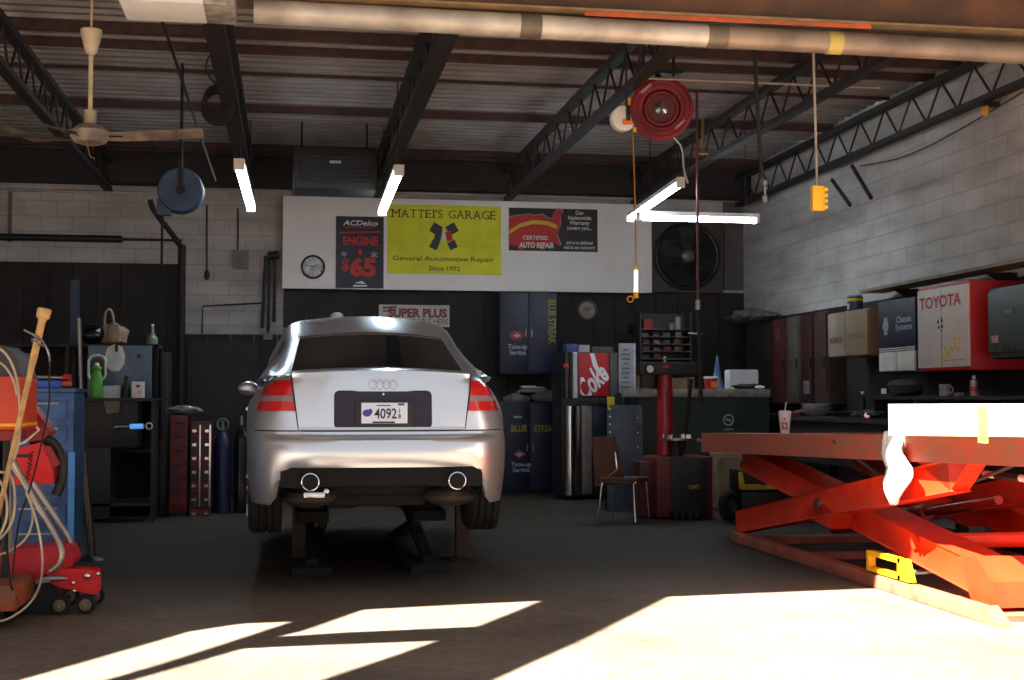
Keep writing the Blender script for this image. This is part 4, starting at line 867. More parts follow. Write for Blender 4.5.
# tyre changer
Yt_ = 13.4
t = thing('tire_changer', 'red tyre changer with an upright cylinder and dark lower cabinet', 'tyre changer', (W(684, 515, Y=Yt_).x, Yt_+.2, 0))
m_ = MB(); bx(m_, 657, 457, 713, 519, Yt_+.02, .55, .012, z0=.02); part(t, 'cabinet', m_, M('changer_red', (112, 22, 28), .45, rgb2=(90, 18, 24), scale=4))
m_ = MB(); bx(m_, 671, 458, 708, 517, Yt_, .02, .004, z0=.04); fp = part(t, 'front_panel', m_, M('changer_dark', (30, 32, 42), .5), 'dark front panel')
m_ = MB(); bx(m_, 640, 462, 657, 518, Yt_+.15, .35, .01, z0=.02); part(t, 'side_box', m_, M('changer_maroon', (84, 24, 28), .5))
m_ = MB(); m_.text('COATS', W(694, 487, Y=Yt_-.004), 11/98, 4/98, bold=.03); part(fp, 'label', m_, yink)
m_ = MB(); [bx(m_, 674+k*7, 512, 679+k*7, 517, Yt_-.12, .13, .003, z0=.01) for k in range(4)]; part(t, 'pedals', m_, darksteel)
c0 = W(665, 455, Y=Yt_+.35); c1 = W(665, 377, Y=Yt_+.35); cw = 8.0/1340*13.8
rc = part(t, 'air_cylinder', MB().cyl((c0.x, c0.y, c0.z), (c1.x, c1.y, c1.z), cw, n=28), M('cyl_red', (176, 24, 38), .35), 'red upright cylinder')
m_ = MB(); m_.text('COATS', (c0.x+.01, c0.y-cw-.004, W(665, 402, Y=Yt_+.3).z), .24, .045, rt=(0, 0, 1), up=(-1, 0, 0), bold=.03); part(rc, 'lettering', m_, black)
m_ = MB(); z1 = c1.z; m_.cyl((c1.x, c1.y, z1), (c1.x, c1.y, z1+.10), cw*.75).cyl((c1.x, c1.y, z1+.10), (c1.x, c1.y, z1+.12), cw*1.05); part(t, 'cap', m_, MATS['cyl_red'])
m_ = MB(); m_.cyl((c1.x, c1.y, z1+.12), (c1.x, c1.y, z1+.2), .015).ball((c1.x, c1.y, z1+.2), .022); part(t, 'oiler', m_, M('oiler_pale', (170, 170, 130), .4))
a = W(640, 369, Y=Yt_+.3); b = W(703, 369, Y=Yt_+.3); part(t, 'arm', MB().bb(a.x, b.x, Yt_+.28, Yt_+.42, a.z-.06, a.z+.07, .015).bb(a.x+.02, a.x+.16, Yt_+.3, Yt_+.4, a.z-.2, a.z-.05, .01), black)
g0 = W(650, 369, Y=Yt_+.22); gg = part(t, 'gauge', MB().cyl(g0, g0+V((0, .06, 0)), .045), darksteel); part(gg, 'dial', MB().cyl(g0-V((0, .004, 0)), g0, .038), white)
d0 = W(676, 440, Y=Yt_+.2); m_ = MB(); m_.cyl(d0, d0+V((0, 0, .02)), .18, n=28); tt = part(t, 'turntable', m_, steel)
m_ = MB()
for k in range(4): a = pi/4+k*pi/2; m_.box(d0+V((cos(a)*.14, sin(a)*.14, .04)), (.05, .05, .04))
part(tt, 'jaws', m_, chrome); part(t, 'pedestal', MB().cyl((d0.x, d0.y, W(676, 458, Y=Yt_+.2).z), d0, .07, .05), darksteel)
part(t, 'post', MB().cyl((c0.x+.2, c0.y+.1, .5), (c0.x+.2, c0.y+.1, a_z) if False else (c0.x+.31, c0.y+.05, c1.z-.02), .022), darksteel)
# parts rack
Yr = 16.9; a = W(640, 312, Y=Yr); b = W(692, 366, Y=Yr); e_ = W(665, 396, Y=Yr).z
t = thing('parts_rack', 'dark wall rack of thin shelves with small parts, right of the beige clock', 'rack', ((a.x+b.x)/2, Yr+.1, b.z))
rk = M('rack_dark', (58, 54, 54), .5, .3); m_ = MB(); m_.bb(a.x, a.x+.02, Yr, Yr+.3, b.z, a.z).bb(b.x-.02, b.x, Yr, Yr+.3, b.z, a.z).bb(a.x, b.x, Yr+.28, Yr+.30, b.z, a.z); part(t, 'frame', m_, rk)
part(t, 'wall_bracket', MB().bb(a.x+.1, a.x+.15, Yr+.3, YB-.04, a.z-.2, a.z-.1).bb(b.x-.15, b.x-.1, Yr+.3, YB-.04, a.z-.2, a.z-.1), rk)
for k in range(6):
    z_ = W(665, 329+k*7.3, Y=Yr).z; part(t, 'shelf', MB().bb(a.x+.02, b.x-.02, Yr, Yr+.28, z_-.012, z_), M('shelf_edge', (96, 88, 86), .5, .3))
rn = random.Random(4); z_ = W(665, 329, Y=Yr).z
for k, (px, h_, cc, lb) in enumerate(((647, .13, (150, 44, 36), 'small red box on the top shelf of the parts rack'), (672, .09, (120, 114, 112), 'grey round tin on the top shelf of the parts rack'), (678, .17, (150, 146, 144), 'pale jar on the top shelf of the parts rack, right of the tin'))):
    c = W(px, 325, Y=Yr+.12); m_ = MB()
    if k == 0: m_.bb(c.x-.06, c.x+.06, Yr+.05, Yr+.18, z_+.001, z_+h_, .004)
    else: m_.lathe((c.x, Yr+.12, z_+.001), (0, 0, 1), [(.035, 0), (.04, .01), (.04, h_-.03), (.03, h_-.01), (.032, h_)])
    single(('small_box', 'tin', 'jar')[k], m_, M('rackitem%d' % k, cc, .6), lb, ('box', 'tin', 'jar')[k], loc=(c.x, Yr+.12, z_))
for k in range(14):
    row = k//4+1; z_ = W(665, 329+row*7.3, Y=Yr).z; x = a.x+.08+(k % 4)*.145+rn.uniform(-.01, .01); h_ = rn.uniform(.04, .065)
    single('parts_bin', MB().bb(x-.04, x+.05, Yr+.03, Yr+.2, z_+.001, z_+h_, .003), M(('bin_grey', 'bin_red', 'bin_brown')[k % 3], ((74, 72, 76), (92, 38, 36), (84, 66, 54))[k % 3], .6), 'small dark parts bin on the lower shelves of the parts rack', 'bin', 'parts bins on the rack', loc=(x, Yr+.1, z_))
# green workbench
Yg = 14.6; a = W(638, 389, Y=Yg); b = W(770, 395, Y=Yg); zt = a.z
t = thing('workbench', 'dark green workbench with a pale worn top and a no smoking sign', 'workbench', ((a.x+b.x)/2, Yg+.4, 0))
part(t, 'worktop', MB().bb(a.x, b.x, Yg-.02, Yg+.8, zt-.09, zt, .005), M('worktop_pale', (150, 148, 140), .6, rgb2=(110, 108, 102), scale=7))
gz = W(705, 437, Y=Yg).z; grn = M('bench_green', (30, 52, 40), .5, rgb2=(24, 42, 33), scale=3)
part(t, 'front_panel', MB().bb(a.x+.01, b.x-.01, Yg, Yg+.03, gz-.2, zt-.09), grn)
for x_ in (a.x+.05, b.x-.05):
    for y_ in (Yg+.08, Yg+.72): part(t, 'leg', MB().bb(x_-.035, x_+.035, y_-.035, y_+.035, 0, zt-.09), grn)
m_ = MB(); bx(m_, 715.5, 391.5, 722.5, 396.5, Yg-.006, .005, .0); part(t, 'name_plate', m_, steel)
n0 = W(728.5, 420, Y=Yg-.004); m_ = MB(); m_.torus(n0, (0, 1, 0), .058, .007, 28, 6).beam(n0+V((-.04, 0, .04)), n0+V((.04, 0, -.04)), .004, .012, up=(0, 1, 0)).box(n0+V((0, 0, 0)), (.06, .003, .012)); m_.text('NO SMOKING', n0+V((0, 0, -.105)), .11, .018, bold=.02); part(t, 'no_smoking_sign', m_, M('sign_pale', (180, 184, 184), .5, var=0))
c = W(711, 391, Y=Yg+.15); t = thing('bucket', 'red bucket with a white lid and orange label on the green workbench', 'bucket', (c.x, Yg+.15, zt))
part(t, 'pail', MB().lathe((c.x, Yg+.15, zt+.001), (0, 0, 1), [(.065, 0), (.08, .12)]), M('pail_red', (176, 26, 34), .4)); part(t, 'lid', MB().lathe((c.x, Yg+.15, zt+.121), (0, 0, 1), [(.088, 0), (.088, .018), (.07, .024)]), white); part(t, 'label', MB().box((c.x+.015, Yg+.075, zt+.055), (.07, .012, .07)), MATS['orange_label'])
a = W(723, 367.5, Y=Yg+.5); b = W(754, 386, Y=Yg+.5)
m_ = MB(); m_.prism([(x, Yg+.3, z) for x, z in [((a.x+b.x)/2+p, zt+.115+q) for p, q in rrect(.17, .113, .02)]], (0, .2, 0)); single('white_bin', m_, M('bin_white', (206, 206, 210), .4, var=.05), 'white rounded box standing on the green workbench', 'box', loc=((a.x+b.x)/2, Yg+.4, zt))
c = W(719, 375, Y=Yg+.55); single('funnel', MB().lathe((c.x, Yg+.62, zt+.001), (0, 0, 1), [(.09, 0), (.085, .03), (.05, .12), (.02, .32), (.008, .40)]), M('funnel_blue', (92, 108, 150), .4), 'translucent blue funnel upside down behind the red bucket', 'funnel', loc=(c.x, Yg+.62, zt))
c = W(748, 388, Y=Yg+.12); single('black_cloth', lump((c.x, Yg+.12, zt+.03), 1, (.17, .1, .032), 5), M('cloth_black', (24, 24, 26), .9), 'crumpled black cloth in front of the white box', 'cloth', loc=(c.x, Yg+.12, zt))
c = W(760, 389, Y=Yg+.1); single('white_cloth', lump((c.x-.03, Yg+.03, zt+.022), 1, (.06, .04, .018), 8), MATS['white_cloth'], 'small white rag lying by the black cloth on the green workbench', 'cloth', loc=(c.x, Yg+.1, zt))
for px, w_, h_, lb, cc in ((643, .12, .16, 'tan carton on the left end of the green workbench', (128, 92, 62)), (679, .14, .13, 'tan carton on the green workbench behind the tyre changer', (116, 96, 74)), (689, .07, .14, 'narrow orange carton beside the tan carton on the workbench', (140, 96, 60))):
    c = W(px, 390, Y=Yg+.5); single('carton', MB().bb(c.x-w_/2, c.x+w_/2, Yg+.4, Yg+.6, zt+.001, zt+h_, .004), M('carton%d' % px, cc, .8), lb, 'box', loc=(c.x, Yg+.5, zt))
# beige box and yellow case under the lift
a = W(717, 455, Y=14.3); b = W(768, 505, Y=14.3)
t = thing('storage_box', 'beige metal cabinet seen under the lift runway behind the yellow case', 'cabinet', ((a.x+b.x)/2, 14.35, 0)); part(t, 'body', MB().bb(a.x, b.x, 14.3, 14.58, .03, a.z+.02, .01), M('beige_metal', (156, 136, 104), .6, rgb2=(120, 104, 82), scale=4)); part(t, 'door', MB().bb(a.x+.03, b.x-.03, 14.285, 14.3, .06, a.z-.02), MATS['beige_metal']); part(t, 'plinth', MB().bb(a.x+.02, b.x-.02, 14.32, 14.56, 0, .03), black)
def case(x0, y0, x1, y1, Y, lb, z0=None, nm='tool_case'):
    a = W(x0, y0, Y=Y); b = W(x1, y1, Y=Y); zb = b.z if z0 is None else z0
    t = thing(nm, lb, 'tool case', ((a.x+b.x)/2, Y+.15, zb)); part(t, 'body', MB().bb(a.x, b.x, Y, Y+.32, zb, a.z, .02), black)
    h = a.z-zb; part(t, 'trim', MB().bb(a.x+.03, b.x-.03, Y-.012, Y, zb+.02, zb+h*.34, .003), M('case_yellow', (206, 186, 30), .45), 'yellow band'); part(t, 'latch', MB().bb((a.x+b.x)/2-.03, (a.x+b.x)/2+.03, Y-.02, Y, zb+h*.3, zb+h*.5), black)
    return t
case(742, 492, 790, 512, 12.9, 'lower black and yellow tool case under the lift', 0)
zc = W(742, 492, Y=12.9).z
t = case(739, 470, 788, 492, 12.9, 'upper black and yellow tool case under the lift', zc+.002)
a = W(739, 470, Y=12.9); part(t, 'side_grip', MB().prism([(a.x, 12.885, zc+.03), (a.x+.06, 12.885, zc+.03), (a.x+.03, 12.885, zc+.2), (a.x-.01, 12.885, zc+.2)], (0, .012, 0)), MATS['case_yellow'])
c = W(733, 500, Y=13.0); t = thing('spare_tire', 'black rubber tyre leaning beside the yellow tool cases', 'wheel', (c.x-.02, 13.0, 0)); part(t, 'tyre', MB().torus((c.x-.03, 13.0, .162), (.5, -.86, .1), .11, .05, 28, 10), rubber); part(t, 'rim', MB().cyl((c.x-.04, 13.0-.02, .162), (c.x-.02, 13.03, .162), .075), darksteel)
c = W(760, 463, Y=12.9); single('machine_vise', MB().bb(c.x-.14, c.x+.12, 12.95, 13.1, zc+.235, zc+.30, .01).bb(c.x-.05, c.x+.03, 12.93, 13.12, zc+.30, zc+.36, .01).cyl((c.x+.12, 13.02, zc+.27), (c.x+.22, 13.02, zc+.27), .015), M('vise_brown', (66, 40, 36), .6), 'dark brown bench clamp on the upper tool case', 'clamp', loc=(c.x, 13.0, zc+.23))
# ================================================================== RIGHT WALL
# long bench
t = thing('wall_bench', 'long dark workbench running along the right wall', 'workbench', (5.85, 12.5, 0))
part(t, 'worktop', MB().bb(5.55, XR-.01, 8.6, 16.6, 1.0, 1.05), M('bench_dark', (58, 42, 40), .6, rgb2=(40, 34, 34), scale=3)); part(t, 'front', MB().bb(5.6, 5.63, 8.6, 16.6, .55, 1.0), dkbrown)
for y_ in (8.8, 10.7, 12.6, 14.5, 16.4): part(t, 'leg', MB().bb(5.62, 5.70, y_-.04, y_+.04, 0, 1.0), dkbrown); part(t, 'leg', MB().bb(6.08, 6.16, y_-.04, y_+.04, 0, 1.0), dkbrown)
zt = 1.051
def onb(px, X=5.8): return W(px, 410, X=X).y
def stack(px, lb, n, R, cc, X=5.85):
    y = onb(px, X); root = None
    for k in range(n):
        z = zt+k*.028; m_ = MB(); m_.lathe((X, y, z), (0, 0, 1), [(R*.45, 0), (R*.5, .004), (R, .045), (R*1.03, .05), (R*.96, .046), (R*.46, .012)])
        single('bowl', m_, M('bowl_grey', (205, 205, 202), .5), lb, 'bowl', 'stacked grey bowls on the wall bench', loc=(X, y, z))
stack(816, 'grey bowl in the stack on the long wall bench', 4, .17, (150, 150, 148))
y = onb(843); single('tray', MB().lathe((5.85, y, zt), (0, 0, 1), [(.10, 0), (.2, .05), (.21, .055), (.19, .05), (.1, .01)]), M('tray_steel', (140, 142, 146), .35, .6), 'shallow steel drain pan on the wall bench beside the bowls', 'pan', loc=(5.85, y, zt))
for px, s_, cc, nm, lb in ((798, .09, (110, 44, 40), 'shop_towel', 'dark red shop towel in front of the bowls on the wall bench'), (857, .08, (56, 62, 92), 'shop_towel', 'dark blue shop towel right of the steel pan'), (871, .12, (60, 60, 66), 'shop_towel', 'grey crumpled shop towel near the pale beam on the wall bench')):
    y = onb(px, 5.7); single(nm, lump((5.72, y, zt+s_*.33), 1, (s_, s_*1.4, s_*.4), px), M('towel%d' % px, cc, .8), lb, 'towel', loc=(5.72, y, zt))
y = onb(875, 5.75); t = thing('air_tool', 'small chrome air tool lying on the wall bench', 'tool', (5.68, y, zt)); part(t, 'barrel', MB().cyl((5.62, y-.1, zt+.03), (5.66, y+.06, zt+.03), .028), chrome); part(t, 'grip', MB().beam((5.65, y, zt+.02), (5.75, y-.03, zt+.02), .03, .03), black)
# upper shelf on wall bench carrying mug and spray
zs = W(0, 395, Y=11).z; zs = W(945, 396, X=5.75).z
t = thing('bench_riser', 'dark riser shelf on the wall bench under the red and white cabinet', 'shelf', (5.9, 10.5, 1.05)); part(t, 'board', MB().bb(5.66, XR-.05, 9.0, 12.6, zs-.03, zs), dkbrown)
part(t, 'back_board', MB().bb(XR-.08, XR-.05, 9.0, 12.6, zt, zs-.03), dkbrown)
for y_ in (9.1, 10.8, 12.5): part(t, 'support', MB().bb(5.7, 6.1, y_-.015, y_+.015, zt, zs-.03), dkbrown)
def spot(px, X=5.8): return W(px, 393, X=X).y
y = spot(945); t = thing('mug', 'pale mug with a handle on the riser shelf below the red and white cabinet', 'mug', (5.8, y, zs)); part(t, 'cup', MB().lathe((5.8, y, zs+.001), (0, 0, 1), [(.045, 0), (.05, .01), (.05, .105), (.045, .105), (.044, .02)]), M('mug_grey', (160, 158, 158), .4)); part(t, 'handle', MB().torus((5.82, y-.065, zs+.055), (1, .3, 0), .028, .007, 20, 6), MATS['mug_grey'])
y = spot(974); t = thing('spray_can', 'slim spray can standing right of the pale mug', 'can', (5.8, y, zs)); part(t, 'can', MB().lathe((5.8, y, zs+.001), (0, 0, 1), [(.03, 0), (.032, .01), (.032, .13), (.015, .145)]), M('can_grey', (170, 160, 156), .35, .4)); part(t, 'cap', MB().cyl((5.8, y, zs+.146), (5.8, y, zs+.175), .014), white); part(t, 'label', MB().cyl((5.8, y, zs+.04), (5.8, y, zs+.08), .0332), rink)
y = spot(960); single('small_box', MB().bb(5.76, 5.82, y-.04, y+.04, zs+.001, zs+.03, .003), M('smallbox', (120, 120, 160), .5), 'tiny bluish box between the mug and the spray can', 'box', loc=(5.8, y, zs))
y = spot(902, 5.8); t = thing('power_tool_bag', 'black rounded bag with a white label on the riser shelf', 'bag', (5.85, y, zs)); part(t, 'bag', lump((5.85, y, zs+.085), 1, (.10, .30, .088), 12), M('bag_black', (26, 25, 27), .8)); part(t, 'label', MB().box((5.74, y+.27, zs+.05), (.006, .1, .05)), white)
y = spot(858, 5.8); t = thing('small_bottle', 'small dark bottle with a pale cap left of the black bag', 'bottle', (5.85, y, zt)); part(t, 'bottle', MB().lathe((5.85, y, zt), (0, 0, 1), [(.035, 0), (.035, .16), (.015, .2), (.015, .24)]), black); part(t, 'cap', MB().cyl((5.85, y, zt+.24), (5.85, y, zt+.27), .018), white)
# wall lockers
m_ = None
strips = [(745, 771, (34, 26, 26), 'dark brown wall locker nearest the back corner'), (771, 785, (84, 30, 34), 'dark red wall locker third from the tan cabinet, brightest red'), (785, 799, (92, 80, 72), 'faded tan wall locker between two red ones'), (799, 813, (66, 26, 28), 'maroon wall locker with a grey sticker'), (813, 827, (74, 52, 44), 'brown wall locker touching the tan cabinet')]
for x0, x1, cc, lb in strips:
    y1 = W(x0+.5, 360, X=6.0).y; y0 = W(x1, 360, X=6.0).y; y1 = min(y1, YB-.2)
    t = thing('wall_locker', lb, 'locker', (6.1, (y0+y1)/2, 1.18), group='row of wall lockers on the right wall')
    mt = M('locker_%d' % x0, cc, .55, rgb2=tuple(int(v*.8) for v in cc), scale=3); part(t, 'body', MB().bb(6.02, XR-.01, y0+.01, y1-.01, 1.18, 2.24, .005), mt); d_ = part(t, 'door', MB().bb(6.0, 6.018, y0+.03, y1-.03, 1.2, 2.22, .003), mt)
    part(d_, 'handle', MB().bb(5.985, 6.0, y0+.06, y0+.08, 1.6, 1.72), darksteel)
    if x0 == 799: part(d_, 'sticker', MB().bb(5.997, 5.9995, (y0+y1)/2-.1, (y0+y1)/2+.1, 1.3, 1.45), M('sticker', (120, 112, 116), .6))
    if x0 == 771: part(d_, 'sticker', MB().bb(5.997, 5.9995, (y0+y1)/2-.06, (y0+y1)/2+.1, 1.95, 2.12), M('sticker2', (110, 60, 66), .6))
zt2 = 2.24
for px, py, s_, cc, lb in ((731, 318, .14, (74, 66, 60), 'dark crumpled bag on top of the lockers at the back corner'), (752, 317, .19, (112, 104, 98), 'grey crumpled plastic bag on top of the dark locker'), (770, 316, .12, (92, 84, 78), 'small grey bundle on the locker row beside the plastic bag')):
    y_ = min(W(px, py, X=6.05).y, 17.7-.3*((752-px)/20)); single('bag', lump((6.0, y_, zt2+s_*.52), 1, (.17, s_*1.5, s_*.5), px), M('bag_%d' % px, cc, .6), lb, 'bag', loc=(6.0, y_, zt2))
# tan cabinet
def wallcab(nm, lb, xa, xb, X, z0, z1, m, dm=None, split=True):
    y1 = W(xa, 340, X=X).y; y0 = W(xb, 340, X=X).y
    t = thing(nm, lb, 'cabinet', ((X+XR)/2, (y0+y1)/2, z0)); part(t, 'body', MB().bb(X+.02, XR-.005, y0, y1, z0, z1, .008), m)
    return t, y0, y1
t, y0, y1 = wallcab('wall_cabinet', 'tan cardboard coloured cabinet left of the dark blue and white cabinet', 828, 868, 5.8, 1.69, 2.17, M('tan_cab', (140, 112, 82), .6, rgb2=(124, 104, 84), scale=2))
ym = y0+(y1-y0)*.56
d1 = part(t, 'door', MB().bb(5.80, 5.82, ym+.01, y1-.01, 1.70, 2.16, .002), M('tan_door_pale', (150, 136, 122), .6, rgb2=(128, 112, 98), scale=3), 'paler faded door'); d2 = part(t, 'door', MB().bb(5.80, 5.82, y0+.01, ym-.005, 1.70, 2.16, .002), MATS['tan_cab'])
bandm = M('band_maroon', (90, 58, 58), .6, var=0)
def walltext(par, s, y_c, z_c, w, h, X, m, name='lettering', **k):
    m_ = MB(); m_.text(s, (X, y_c, z_c), w, h, rt=(0, -1, 0), up=(0, 0, 1), **k); return part(par, name, m_, m)
walltext(d1, 'MONROE', (ym+y1)/2, 1.87, (y1-ym)*.72, .07, 5.799, bandm, bold=.05); walltext(d2, 'MONROE', (y0+ym)/2, 1.90, (ym-y0)*.75, .06, 5.799, M('band_faint', (116, 84, 66), .6, var=0), bold=.03)
y = W(855, 297, X=5.95).y; t = thing('paint_can', 'small blue and yellow can on top of the tan cabinet', 'can', (5.95, y, 2.171)); part(t, 'can', MB().cyl((5.95, y, 2.171), (5.95, y, 2.33), .085), M('can_blue', (40, 66, 104), .4)); part(t, 'band', MB().cyl((5.95, y, 2.28), (5.95, y, 2.31), .087), yink); part(t, 'lid', MB().cyl((5.95, y, 2.33), (5.95, y, 2.345), .08), steel); part(t, 'label', MB().box((5.868, y-.02, 2.225), (.01, .05, .06)), dimw)
# chassis systems
t, y0, y1 = wallcab('wall_cabinet', 'dark blue and white wall cabinet left of the red and white one', 878, 916, 5.75, 1.49, 2.20, M('chassis_navy', (26, 32, 52), .5))
ym = (y0+y1)/2
part(t, 'upper_door', MB().bb(5.75, 5.77, y0+.01, y1-.01, 1.74, 2.19, .002), MATS['chassis_navy'])
for q0, q1 in ((y0+.03, ym-.008), (ym+.008, y1-.02)): part(t, 'lower_door', MB().bb(5.75, 5.77, q0, q1, 1.51, 1.695, .002), M('door_grey', (206, 204, 198), .6), 'pale grey lower door')
for zz in (1.705, 1.725): part(t, 'stripe', MB().bb(5.748, 5.752, y0+.03, y1-.02, zz, zz+.010), MATS['door_grey'])
walltext(t, 'Chassis\nSystems', y0+(y1-y0)*.30, 1.955, (y1-y0)*.42, .15, 5.748, dimw, bold=.02)
yb = y0+(y1-y0)*.78; m_ = MB(); m_.ball((5.748, yb, 1.95), .06, (.05, 1.1, 1.0)).box((5.748, yb, 2.02), (.004, .07, .03)).box((5.748, yb, 1.88), (.004, .07, .03)); part(t, 'emblem', m_, M('emblem_pale', (150, 150, 150), .5, var=0), 'pale shock absorber shaped emblem')
# toyota
t, y0, y1 = wallcab('wall_cabinet', 'red wall cabinet with a white front bearing red capitals', 917, 968, 5.65, 1.49, 2.25, M('toyota_red', (164, 24, 30), .45, rgb2=(148, 20, 26), scale=3))
fr = part(t, 'door', MB().bb(5.65, 5.672, y0, y1-.02, 1.52, 2.22, .002), M('toyota_white', (190, 184, 180), .5, var=.05), 'white door front'); wy = y1-y0
walltext(fr, 'TOYOTA', (y0+y1)/2+.02, 2.10, wy*.82, .105, 5.648, M('toyota_print', (160, 30, 36), .5, var=0), bold=.02)
part(fr, 'door_seam', MB().bb(5.6475, 5.65, (y0+y1)/2-.002, (y0+y1)/2+.002, 1.53, 2.2).bb(5.6475, 5.65, y0+.05, (y0+y1)/2-.03, 1.575, 1.58), M('seam_grey', (110, 106, 104), .6, var=0))
m_ = MB(); yc = (y0+y1)/2
EK = .55
for dy, dz, w_, h_, a_ in ((.10, .04, .04, .06, .4), (-.02, .06, .04, .08, -.4), (.08, -.05, .04, .05, -.6), (-.03, -.04, .05, .06, .3), (-.02, -.11, .03, .025, 0)): m_.box((5.648, yc+dy*EK, 1.90+dz*EK), (.003, w_*EK, h_*EK), Matrix.Rotation(a_, 3, 'X'))
part(fr, 'emblem', m_, ink, 'small black cross shaped emblem')
m_ = MB(); ys_, zs_ = yc-.28, 1.72
for k in range(8): a = 2*pi*k/8; m_.prism([(5.649, ys_+.035*cos(a+.4), zs_+.035*sin(a+.4)), (5.649, ys_+.09*cos(a), zs_+.09*sin(a)), (5.649, ys_+.035*cos(a-.4), zs_+.035*sin(a-.4))], (-.002, 0, 0))
for dy, dz in ((.10, -.05), (.18, -.09), (.25, -.11), (.23, -.03)): m_.box((5.648, ys_+dy, zs_+dz), (.003, .06, .035), Matrix.Rotation(.5, 3, 'X'))
part(fr, 'sun_drawing', m_, M('drawing_yellow', (200, 172, 40), .5, var=0), 'yellow sunburst drawing')
# green box
a = W(990, 350, X=5.55).y; t = thing('wall_cabinet', 'rounded dark green metal box right of the red and white cabinet', 'cabinet', (5.85, 9.45, 1.6)); yE = 8.75; y0_ = W(1011, 350, X=5.72).y
part(t, 'body', MB().bb(5.72, XR-.005, yE, y0_+.35, 1.57, 2.16, .04), M('box_green', (44, 58, 50), .5, rgb2=(34, 46, 40), scale=4)); dd = part(t, 'door', MB().bb(5.69, 5.72, yE+.03, y0_+.30, 1.62, 2.12, .01), MATS['box_green'])
part(dd, 'handle', MB().bb(5.67, 5.69, y0_-.12, y0_, 1.93, 1.96), steel); part(dd, 'label', MB().bb(5.685, 5.69, y0_+.14, y0_+.24, 1.70, 1.76), M('label_pale', (170, 150, 140), .6)); [part(dd, 'rivet', MB().cyl((5.68, y0_+q_, 1.655), (5.69, y0_+q_, 1.655), .015), steel) for q_ in (-.1, .1)]
# plank above
a = W(875, 292, X=6.08); b = W(1060, 247, X=6.08)
t = thing('wall_shelf', 'long narrow pale plank shelf on the right wall above the red and white cabinet', 'shelf', (6.05, (a.y+b.y)/2, a.z)); part(t, 'board', MB().beam((6.04, a.y, a.z), (6.04, 8.7, a.z+.02), .28, .03), M('shelf_pale', (136, 120, 98), .6, rgb2=(104, 92, 78), scale=4))
for y_ in (9.2, 10.8, 12.6): part(t, 'bracket', MB().prism([(XR, y_, a.z-.02), (5.95, y_, a.z-.02), (XR, y_, a.z-.2)], (0, .02, 0)), darksteel)
single('orange_box', MB().bb(5.95, 6.12, 9.75, 9.98, a.z+.035, a.z+.11, .004), M('box_orange', (176, 110, 50), .6), 'small orange box on the plank shelf at the right edge', 'box', loc=(6.03, 9.9, a.z+.03))
single('wall_backing', MB().bb(XR-.04, XR-.001, 8.6, 17.9, 1.06, W(960, 286, X=6.2).z), dkbrown, 'dark board backing behind the cabinets on the right wall', 'panel', loc=(XR, 13, 1.06))
# ================================================================== LEFT CLUSTER
# orange machine at the very edge
Yo = 7.7
a = W(-70, 376, Y=Yo); b = W(20, 430, Y=Yo)
om = M('orange_case', (206, 66, 32), .4, rgb2=(178, 48, 24), scale=3)
t = thing('equipment_cart', 'orange red equipment case with a yellow stripe on a cart at the left edge', 'cart', ((a.x+b.x)/2, Yo+.3, 0))
part(t, 'case', MB().bb(a.x, b.x, Yo, Yo+.5, b.z, a.z, .012), om)
part(t, 'stripe', MB().bb(a.x, b.x+.002, Yo-.004, Yo+.5, W(0, 426.5, Y=Yo).z, W(0, 423.5, Y=Yo).z), yellow)
part(t, 'lower_case', MB().bb(a.x, b.x-.04, Yo+.02, Yo+.48, b.z-.06, b.z, .008), MATS['deep_red'])
part(t, 'lid', MB().prism([(a.x, Yo+.02, a.z), (b.x-.0, Yo+.02, a.z), (b.x-.03, Yo+.02, a.z+.10), (b.x-.1, Yo+.02, a.z+.17), (a.x, Yo+.02, a.z+.18)], (0, .45, 0)), M('lid_grey', (52, 48, 50), .6))
part(t, 'lid_edge', MB().tube([(a.x, Yo, a.z+.2), (b.x-.12, Yo, a.z+.19)], .008), steel)
c = W(10, 605, Y=Yo-.1); z0 = c.z
part(t, 'base', MB().bb(a.x, W(15, 590, Y=Yo-.1).x, Yo-.1, Yo+.5, W(0, 612, Y=Yo-.1).z, W(0, 586, Y=Yo-.1).z, .01), M('base_orange', (170, 78, 44), .5, rgb2=(110, 70, 52), scale=6))
for x_ in (b.x-.12, a.x+.1): part(t, 'upright', MB().cyl((x_, Yo+.25, .16), (x_, Yo+.25, b.z-.05), .02), darksteel)
for x_ in (W(2, 620, Y=Yo-.1).x-.04, a.x+.1):
    for y_ in (Yo+.0, Yo+.4): 
        w = part(t, 'caster', MB().torus((x_, y_, .066), (1, 0, 0), .045, .02, 20, 8), rubber); part(w, 'hub', MB().cyl((x_-.018, y_, .066), (x_+.018, y_, .066), .038), steel); part(w, 'fork', MB().bb(x_-.03, x_+.03, y_-.02, y_+.02, .09, W(0, 612, Y=Yo-.1).z), steel)
# wooden handle
Yh = 7.56
p0 = W(9, 480, Y=Yh); p1 = W(44, 312, Y=Yh); d = (p1-p0).normalized(); L = (p1-p0).length; pe = W(-12, 560, Y=Yh)
t = thing('wooden_handle', 'tall pale wooden tool handle with a knob end leaning at the left', 'handle', pe)
part(t, 'shaft', MB().lathe(pe, (p1-pe), [(.012, 0), (.014, .6), (.016, (p1-pe).length*.75), (.020, (p1-pe).length-.25), (.020, (p1-pe).length-.06), (.024, (p1-pe).length-.04), (.036, (p1-pe).length-.03), (.038, (p1-pe).length+.015), (.028, (p1-pe).length+.022)], 16), wood)
q = W(38, 340, Y=Yh); part(t, 'wire_wrap', MB().torus(q, p1-p0, .032, .006, 16, 6).torus(q+V((0, 0, -.02)), p1-p0+V((.3, 0, 0)), .034, .006, 16, 6), steel)
